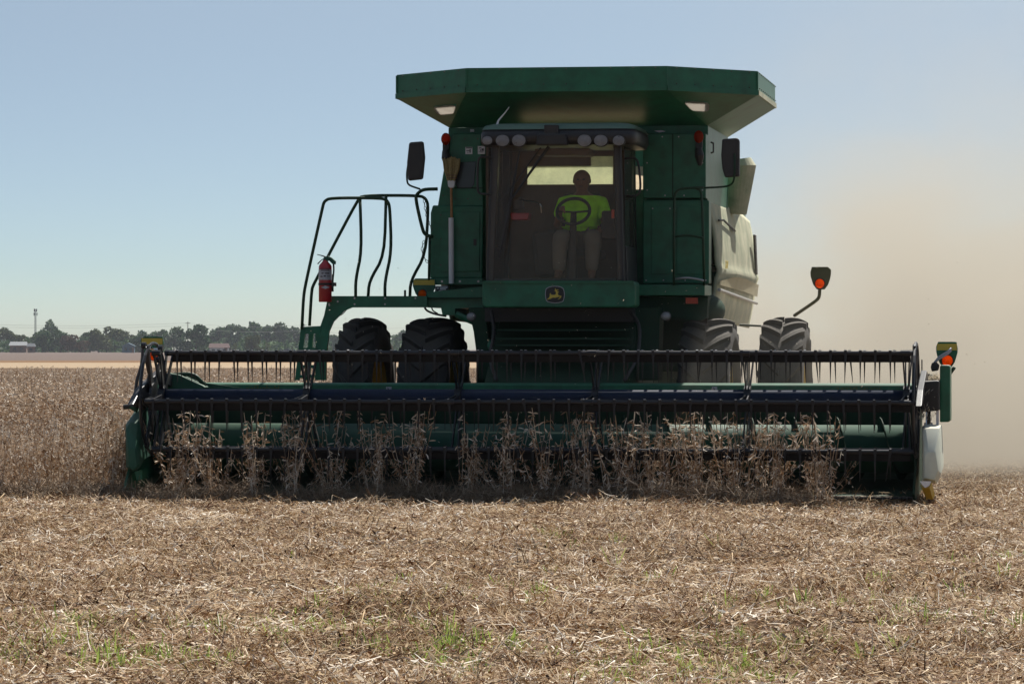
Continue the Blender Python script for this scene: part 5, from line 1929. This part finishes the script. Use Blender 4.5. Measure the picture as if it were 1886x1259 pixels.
# straw heaped on the machine
V_, Q_ = litter_clump(420, .14, .07, 91, tilt=.8, stems=.6, long=.5)
V_[:, 0] *= 0.9
c = to_world(q(1712, 697, 1.0))
V_ += np.array([c.x, c.y, Wd(697, 1.0, 1712) - .01])
o = bpy.data.objects.new('straw_heap', np_mesh('straw_heap', V_, Q_, 'chaff'))
COL.objects.link(o)
tag(o, 'pale straw heaped on the right end of the header below the amber lamp', 'straw', kind='stuff')
V_, Q_ = litter_clump(160, .16, .4, 92, tilt=1.5, stems=.5, long=.5)
V_[:, 0] *= 0.6
c = to_world(q(1704, 740, .1))
V_ += np.array([c.x, c.y, Wd(772, .1, 1704)])
o = bpy.data.objects.new('hanging_straw', np_mesh('hanging_straw', V_, Q_, 'chaff'))
COL.objects.link(o)
tag(o, 'loose straw caught on the dark gearbox at the right header end', 'straw', kind='stuff')
# flying chaff
n = 260
cc = []
for i in range(n):
    a = (random.uniform(560, 1860), random.uniform(480, 900)) if i > 60 else (random.uniform(870, 1300), random.uniform(520, 900))
    x, y_, z = to_world(q(a[0], a[1], random.uniform(-.9, 1.6)))
    cc.append((x, y_, max(.05, z)))
cc = np.array(cc)
V_, Q_ = strips(cc, rng.normal(size=(n, 3)), rng.uniform(.008, .022, n), rng.uniform(.003, .008, n), np.zeros(n), rng.normal(size=(n, 3)))
o = bpy.data.objects.new('flying_chaff', np_mesh('flying_chaff', V_, Q_, 'chaff'))
COL.objects.link(o)
tag(o, 'specks of pale chaff flying in the air around the header', 'chaff', kind='stuff')

# green weeds and grass in the stubble
def tuft(n, rad, H, seed, w=.006):
    g = np.random.default_rng(seed)
    C, D, L, W, B, UPV = [], [], [], [], [], []
    for i in range(n):
        a = g.random() * 6.28
        r = rad * g.random() ** .7 * .5
        h = H * g.uniform(.4, 1)
        d = np.array([math.cos(a) * g.uniform(.1, .8), math.sin(a) * g.uniform(.1, .8), 1.0])
        d /= np.linalg.norm(d)
        base = np.array([r * math.cos(a), r * math.sin(a), 0])
        C.append(base + d * h / 2); D.append(d); L.append(h); W.append(w * g.uniform(.6, 1.3)); B.append(g.normal(0, .12)); UPV.append((g.normal(), g.normal(), .1))
    return strips(np.array(C), np.array(D), np.array(L), np.array(W), np.array(B), np.array(UPV, float))


gr_c = src_collection('grass_src', [np_mesh(f'grass_{i}', *tuft(8, .10, .09, 300 + i, w=.0055), 'grass_blade') for i in range(5)])


def gpx(px_, py_):
    t = CH * FP / (py_ - YH)
    return (px_ - PX0) / FP * t, t


pts = []
for _ in range(1300):
    px_, py_ = random.uniform(-40, 1930), 1265 - abs(random.gauss(0, 1)) * 110
    x, y_ = gpx(px_, py_)
    if mnoise.noise(Vector((x * .8, y_ * .5, 7))) > 0.06 + (0.0 if py_ > 1150 else .14): pts.append((x, y_, gh(x, y_)))
for (cx_, cy_, n, sx_, sy_) in ((330, 1190, 14, 170, 30), (560, 1175, 9, 60, 20), (1000, 998, 14, 30, 8), (1090, 1010, 9, 50, 10), (720, 1130, 10, 120, 15), (1620, 1110, 12, 40, 15), (1760, 1120, 10, 40, 14), (820, 1185, 8, 15, 10), (1350, 1130, 8, 40, 14), (1480, 1200, 12, 120, 20), (130, 1170, 14, 60, 12), (985, 1105, 5, 10, 6)):
    for _ in range(n):
        x, y_ = gpx(random.gauss(cx_, sx_), min(1290, random.gauss(cy_, sy_)))
        pts.append((x, y_, gh(x, y_) + .01))
scatter('grass', pts, [(random.gauss(0, .2), random.gauss(0, .2), random.uniform(0, 6.28)) for _ in pts], [random.uniform(.7, 1.5) if p_[1] > 21 else random.uniform(.7, 1.4) for p_ in pts], gr_c, 'sparse short green grass sprouting through the straw', 'grass')
for (px_, py_, H, n, lab) in ((160, 1165, .13, 12, 'upright bright green grass tuft at the lower left'), (1133, 1050, .20, 5, 'single tall green shoot right of centre in the stubble'), (1003, 1120, .13, 4, 'short green shoot with a reddish base in the stubble below centre'),
                              (535, 1030, .12, 4, 'thin green shoot left of centre in the stubble'), (100, 1205, .16, 16, 'spreading green weed in the lower left corner of the stubble'), (820, 1200, .13, 9, 'green grass tuft at the bottom centre of the field'), (1324, 1010, .16, 3, 'slim green shoot in the stubble towards the right')):
    x, y_ = gpx(px_, py_)
    o = bpy.data.objects.new('grass_tuft', np_mesh('grass_tuft', *tuft(n, .05, H, int(px_), w=.012), 'grass_blade'))
    COL.objects.link(o)
    o.location = (x, y_, gh(x, y_))
    tag(o, lab, 'grass tuft')

# ------------------------------------------------------------------ far side: trees, houses, mast, poles
def at(px_, Y, z=0.0):
    return ((px_ - PX0) / FP * Y, Y, z)


def crown_mesh(seed, W_, H_, m, n=520, lobes=7, low=.1):
    g = np.random.default_rng(seed)
    ce = []
    for k in range(lobes):
        f = (k + .5) / lobes
        ce.append((g.normal(0, W_ * .20), g.normal(0, W_ * .15), H_ * (low + (1 - low - .18) * f + .08), W_ * g.uniform(.20, .32) * (1 - .45 * abs(f - .4)), H_ * g.uniform(.13, .2)))
    C = []
    for i in range(n):
        c = ce[g.integers(0, lobes)]
        d = g.normal(size=3)
        d /= np.linalg.norm(d)
        r = g.uniform(.55, 1.08)
        C.append((c[0] + d[0] * c[3] * r, c[1] + d[1] * c[3] * r, max(H_ * .03, c[2] + d[2] * c[4] * r)))
    C = np.array(C)
    sz = W_ * .06
    return np_mesh('crown', *strips(C, g.normal(size=(n, 3)), g.uniform(.7, 1.5, n) * sz, g.uniform(.7, 1.3, n) * sz, g.normal(0, .2, n), g.normal(size=(n, 3))), m)


def tree(px_, wpx, top, Y, m, label, seed, base=None, low=.08, n=520, lobes=7):
    s = Y / FP
    H_ = CH + (YH - top) * s
    W_ = wpx * s
    t = thing('tree', label, 'tree', at(px_, Y), machine=False, group='trees on the horizon')
    me_ = crown_mesh(seed, W_, H_, m, n=n, lobes=lobes, low=low)
    o = bpy.data.objects.new('crown', me_)
    COL.objects.link(o)
    o.parent = t
    tk = MB().tube([(0, 0, 0), (0.1, 0, H_ * .35), (W_ * .03, 0, H_ * .7)], .3, 6, radii=[H_ * .03, H_ * .022, H_ * .01])
    for a in range(3):
        tk.tube([(0.05, 0, H_ * .3), (W_ * .2 * math.cos(a * 2.1), W_ * .2 * math.sin(a * 2.1), H_ * .62)], .1, 5, radii=[H_ * .015, H_ * .006])
    OFF[t.name] = (0, 0, 0)
    part('trunk', tk, 'bark', t)


D_, O_, Rr = 'leaf_dark', 'leaf_olive', 'leaf_rust'
TREES = [
    (-2, 34, 606, 1700, O_, 'pale thinning tree at the far left edge of the horizon'),
    (26, 36, 611, 1650, O_, 'low olive tree behind the white roofed shed at far left'),
    (52, 34, 620, 1600, O_, 'low bushy olive tree just left of the tall mast'),
    (78, 32, 612, 1560, D_, 'dark round tree at the foot of the tall mast'),
    (94, 34, 594, 1700, D_, 'taller thin topped tree just right of the tall mast'),
    (112, 40, 612, 1540, D_, 'dark spreading tree two trees right of the tall mast'),
    (138, 30, 620, 1500, Rr, 'rusty reddish tree in the left part of the tree line'),
    (158, 34, 613, 1620, D_, 'dark green tree right of the rusty reddish tree'),
    (181, 40, 609, 1560, O_, 'broad olive green tree left of the blue house'),
    (205, 40, 607, 1600, O_, 'broad yellow green tree behind the left side of the blue house'),
    (228, 34, 610, 1640, O_, 'tapering olive tree above the blue house'),
    (272, 30, 612, 1700, D_, 'tree beside the water tower, partly behind the header lamp shield'),
    (296, 34, 611, 1600, D_, 'dark tree right of the header lamp shield'),
    (320, 36, 605, 1560, D_, 'dark green tree left of the tall dense tree'),
    (361, 46, 600, 1450, D_, 'tall dense dark tree standing out beside the utility pole'),
    (398, 40, 607, 1750, D_, 'bluish tree behind the red roofed house'),
    (420, 40, 601, 1750, D_, 'bluish tree just right of the red roofed house'),
    (444, 42, 602, 1720, D_, 'bluish tree in the middle of the right hand wood'),
    (470, 42, 597, 1760, D_, 'bluish high crowned tree behind the small lone tree'),
    (494, 40, 602, 1740, D_, 'bluish tree right of the small lone tree'),
    (515, 38, 598, 1720, D_, 'tall bluish tree left of the ladder'),
    (540, 44, 606, 1740, D_, 'bluish tree seen through the ladder rails'),
    (572, 44, 608, 1740, D_, 'bluish tree seen between the ladder and platform leg'),
    (612, 44, 618, 1800, D_, 'low bluish tree left of the outer wheel'),
    (738, 34, 612, 1760, D_, 'small bluish tree seen between the two left wheels'),
    (465, 24, 620, 1350, O_, 'small lone olive tree in the field in front of the wood'),
    (432, 13, 633, 1350, O_, 'small bush in the field right of the red roofed house'),
    (492, 14, 632, 1380, O_, 'small bush right of the small lone tree'),
    (258, 30, 616, 1500, D_, 'dark tree between the blue house and header lamp shield'),
]
for i, (a, b_, c, d, e, f) in enumerate(TREES):
    tree(a, b_ * 1.35, c - 3, d, e, f, 400 + i, n=1500 if b_ > 20 else 400, lobes=11 if b_ > 20 else 6)
# undergrowth along the foot of the wood
C = []
for i in range(9000):
    px_ = random.uniform(-20, 790)
    Y = random.uniform(1560, 1800)
    if mnoise.noise(Vector((px_ * .02, 3, 3))) < -.35: continue
    hh = 3.0 + 6.0 * abs(mnoise.noise(Vector((px_ * .05, 1, 1)))) + 1.0
    x, y_, _ = at(px_, Y)
    C.append((x, y_, random.uniform(0, hh)))
C = np.array(C)
n = len(C)
V_, Q_ = strips(C, rng.normal(size=(n, 3)), rng.uniform(.8, 1.8, n), rng.uniform(.8, 1.5, n), rng.normal(0, .2, n), rng.normal(size=(n, 3)))
o = bpy.data.objects.new('undergrowth', np_mesh('undergrowth', V_, Q_, 'leaf_dark'))
COL.objects.link(o)
tag(o, 'dark scrub filling the foot of the distant tree line', 'bushes', kind='stuff')


def house(px_, wpx, eave, ridge, Y, wm, rm, label, cat='house', gable=False, wins=2, rot=0.0):
    s = Y / FP
    W_ = wpx * s
    he, hr_ = CH + (YH - eave) * s, CH + (YH - ridge) * s
    dpt = W_ * .7
    t = thing('house', label, cat, at(px_, Y), machine=False)
    t.rotation_euler = (0, 0, rot)
    OFF[t.name] = (0, 0, 0)
    wl = part('wall', MB().box(-W_ / 2, W_ / 2, 0, dpt, 0, he), wm, t)
    rm_ = MB()
    e = .4
    if gable:
        rm_.prism([(-W_ / 2 - e, -e, he), (W_ / 2 + e, -e, he), (0, -e, hr_)], [(-W_ / 2 - e, dpt + e, he), (W_ / 2 + e, dpt + e, he), (0, dpt + e, hr_)])
    else:
        rm_.prism([(-W_ / 2 - e, -e, he), (-W_ / 2 - e, dpt + e, he), (-W_ / 2 - e * .2, dpt / 2, hr_)], [(W_ / 2 + e, -e, he), (W_ / 2 + e, dpt + e, he), (W_ / 2 + e * .2, dpt / 2, hr_)])
    part('roof', rm_, rm, t, auto=True)
    for k in range(wins):
        x = -W_ / 2 + W_ * (k + .7) / (wins + .4)
        part('window', MB().box(x - .5, x + .5, -.04, -.01, he * .35, he * .75), 'window_dark', wl)
    part('door', MB().box(W_ * .30, W_ * .30 + .9, -.04, -.01, 0.05, 2.0), 'wall_brown', wl)


house(33, 30, 636, 629, 1500, 'wall_brown', 'roof_pale', 'low shed with a long white roof left of the tall mast', 'shed', wins=2)
house(57, 12, 638, 632, 1480, 'wall_brown', 'roof_pale', 'small shed with a white roof at the foot of the tall mast', 'shed', wins=1)
house(236, 22, 637, 631, 1450, 'wall_blue', 'wall_blue', 'blue house in front of the trees left of the header lamp', gable=True)
house(403, 34, 640, 632, 1200, 'wall_white', 'roof_red', 'white house with a dark red roof right of the tall dense tree', wins=3)
# parked car far away
t = thing('car', 'small dark car parked far off left of the ladder', 'car', at(528, 1300), machine=False)
OFF[t.name] = (0, 0, 0)
part('body', MB().side([(-.9, .4), (.9, .4), (.9, .9), (-.9, .9)], -2.2, 2.2), 'car_dark', t, bevel=.12)
part('cabin', MB().prism([(-1.3, -.8, .9), (1.2, -.8, .9), (1.2, .8, .9), (-1.3, .8, .9)], [(-.8, -.65, 1.5), (.7, -.65, 1.5), (.7, .65, 1.5), (-.8, .65, 1.5)]), 'window_dark', t)
for a in (-1.4, 1.4):
    for b_ in (-.85, .85):
        part('wheel', MB().cyl((a, b_ - .1, .35), (a, b_ + .1, .35), .35, 12), 'rubber', t, auto=True)
# mast
Y = 1600
s = Y / FP
t = thing('radio_mast', 'tall thin lattice mast rising above the trees at far left', 'mast', at(65, Y), machine=False)
OFF[t.name] = (0, 0, 0)
Hm = CH + (YH - 569) * s
mm = MB()
for k in range(3):
    a = k * 2.094
    mm.tube([(.42 * math.cos(a), .42 * math.sin(a), 0), (.30 * math.cos(a), .30 * math.sin(a), Hm)], .09, 5)
for j in range(22):
    for k in range(3):
        a, b_ = k * 2.094, (k + 1) * 2.094
        z0, z1 = Hm * j / 22, Hm * (j + 1) / 22
        mm.tube([(.36 * math.cos(a), .36 * math.sin(a), z0), (.36 * math.cos(b_), .36 * math.sin(b_), z1)], .05, 4)
part('lattice', mm, 'mast_grey', t)
for z, r_ in ((Hm * .9, .75), (Hm * .99, .6)):
    am = MB()
    for k in range(3):
        a = k * 2.094 + .4
        am.box(r_ * math.cos(a) - .15, r_ * math.cos(a) + .15, r_ * math.sin(a) - .15, r_ * math.sin(a) + .15, z - .9, z + .3)
    part('antenna_panels', am, 'mast_grey', t)
# water tower
Y = 2200
s = Y / FP
t = thing('water_tower', 'pale blue round water tower peeking above the trees by the header lamp', 'water tower', at(263, Y), machine=False)
OFF[t.name] = (0, 0, 0)
zc = CH + (YH - 614) * s
part('tank', MB().ell((0, 0, zc), 2.0, 2.0, 1.5), 'tank_blue', t, smooth=True)
part('stem', MB().cyl((0, 0, 0), (0, 0, zc - 1), .5, 10), 'tank_blue', t, auto=True)
# utility poles and wires
poles = [(-60, 1500, 593), (346, 1450, 592), (560, 1500, 596), (760, 1560, 600)]
tips = []
for i, (px_, Y, top) in enumerate(poles):
    s = Y / FP
    Hp = CH + (YH - top) * s
    if px_ > 0:
        t = thing('utility_pole', ['', 'wooden utility pole beside the tall dense tree', 'wooden utility pole far behind the ladder', 'wooden utility pole far behind the left wheels'][i], 'utility pole', at(px_, Y), machine=False, group='utility poles on the horizon')
        OFF[t.name] = (0, 0, 0)
        part('post', MB().tube([(0, 0, 0), (0, 0, Hp)], .15, 6, radii=[.18, .12]), 'bark', t)
        part('crossarm', MB().box(-.9, .9, -.08, .08, Hp - .7, Hp - .5), 'bark', t)
    x, y_, _ = at(px_, Y)
    tips.append(Vector((x, y_, Hp - .5)))
for lvl, dz, lab in ((0, 0, 'thin upper power line above the distant trees'), (1, -4.4, 'thin lower power line above the distant trees')):
    wr_ = MB()
    for i in range(len(tips) - 1):
        a, b_ = tips[i], tips[i + 1]
        pts = []
        for k in range(13):
            f = k / 12
            p = a.lerp(b_, f)
            p.z += dz * (.45 if i else .2) - 1.0 * 4 * f * (1 - f)
            pts.append(p)
        wr_.tube(pts, .028, 4)
    o = part('power_line', wr_, 'mast_grey', None)
    tag(o, lab, 'power line')

# ------------------------------------------------------------------ air: haze box and the dust cloud
def volume_box(name, x0, x1, y0, y1, z0, z1, m, label):
    o = part(name, MB().box(x0, x1, y0, y1, z0, z1), m, None)
    o['kind'] = 'stuff'
    tag(o, label, 'dust' if 'dust' in name else 'haze')
    return o


m, N, L = simple_nodes('haze_air')
o_ = N.new('ShaderNodeOutputMaterial')
pv = N.new('ShaderNodeVolumePrincipled')
pv.inputs['Color'].default_value = (0.80, 0.88, 1.0, 1)
pv.inputs['Density'].default_value = 0.00006
pv.inputs['Anisotropy'].default_value = 0.1
L.new(pv.outputs[0], o_.inputs['Volume'])
volume_box('haze', -2600, 2600, -70, 5600, -1.0, 45, 'haze_air', 'thin pale haze over the whole plain')

m, N, L = simple_nodes('dust_air')
o_ = N.new('ShaderNodeOutputMaterial')
pv = N.new('ShaderNodeVolumePrincipled')
pv.inputs['Color'].default_value = (0.62, 0.578, 0.50, 1)
pv.inputs['Anisotropy'].default_value = 0.35
t = N.new('ShaderNodeTexCoord')
sep = N.new('ShaderNodeSeparateXYZ')
L.new(t.outputs['Object'], sep.inputs[0])


def M(op, a, b=None, c=None, clamp=False):
    n = N.new('ShaderNodeMath')
    n.operation = op
    n.use_clamp = clamp
    for i, v in enumerate((a, b, c)):
        if v is None: continue
        if isinstance(v, (int, float)): n.inputs[i].default_value = v
        else: L.new(v, n.inputs[i])
    return n.outputs[0]


def mapr(v, a, b, c, d, smooth=True):
    n = N.new('ShaderNodeMapRange')
    if smooth: n.interpolation_type = 'SMOOTHSTEP'
    n.inputs['From Min'].default_value = a
    n.inputs['From Max'].default_value = b
    n.inputs['To Min'].default_value = c
    n.inputs['To Max'].default_value = d
    L.new(v, n.inputs['Value'])
    return n.outputs[0]


nz = N.new('ShaderNodeTexNoise')
nz.inputs['Scale'].default_value = 0.42
nz.inputs['Detail'].default_value = 4
nz.inputs['Roughness'].default_value = 0.6
nz.inputs['Distortion'].default_value = 0.6
mpn = N.new('ShaderNodeMapping')
mpn.inputs['Scale'].default_value = (1.0, 0.28, 1.35)
L.new(t.outputs['Object'], mpn.inputs['Vector'])
L.new(mpn.outputs[0], nz.inputs['Vector'])
X_, Y_, Z_ = sep.outputs
# thins with height; thick near the ground behind the machine, thinner close to it
hfall = M('POWER', 2.718, M('MULTIPLY', Z_, -0.55))
xin = mapr(M('SUBTRACT', X_, M('MULTIPLY', M('SUBTRACT', Y_, 41.0), 0.10)), 0.7, 5.0, 0.16, 1.0)
yin = mapr(Y_, 41.0, 47.0, 0.04, 1.0)
dens = M('MULTIPLY', M('MULTIPLY', hfall, xin), M('MULTIPLY', yin, mapr(nz.outputs['Fac'], .36, .64, .10, 2.2)))
ztop = mapr(Z_, 1.6, 6.6, 1.0, 0.0)
dens = M('MULTIPLY', M('MULTIPLY', dens, ztop), 0.42)
# thin grey veil that rises above the thick part
veil = M('MULTIPLY', M('MULTIPLY', mapr(X_, 1.5, 8.0, 0.0, 0.016), mapr(Y_, 44.0, 52.0, 0.0, 1.0)), mapr(Z_, 3.0, 9.5, 1.0, 0.0))
dens = M('ADD', dens, M('MULTIPLY', veil, mapr(nz.outputs['Fac'], .35, .65, .4, 1.6)))
# thin dust whirled up round the near wheel and feeder house
near = M('MULTIPLY', M('MULTIPLY', mapr(Y_, 40.6, 41.8, 1.0, 0.0), mapr(X_, 0.9, 1.7, 0.0, 1.0)), M('MULTIPLY', mapr(Z_, 1.2, 2.2, 1.0, 0.0), mapr(X_, 3.2, 4.6, 1.0, 0.0)))
near = M('MULTIPLY', near, mapr(nz.outputs['Fac'], .36, .6, .012, .05))
dens = M('ADD', dens, near)
L.new(dens, pv.inputs['Density'])
L.new(pv.outputs[0], o_.inputs['Volume'])
volume_box('dust_cloud', 0.7, 18.0, 38.6, 78, 0.12, 9.6, 'dust_air', 'tan dust cloud blowing out behind the right side of the combine')
MATS['dust_air'].cycles.volume_step_rate = 1.0
print('scene done', len(bpy.data.objects))
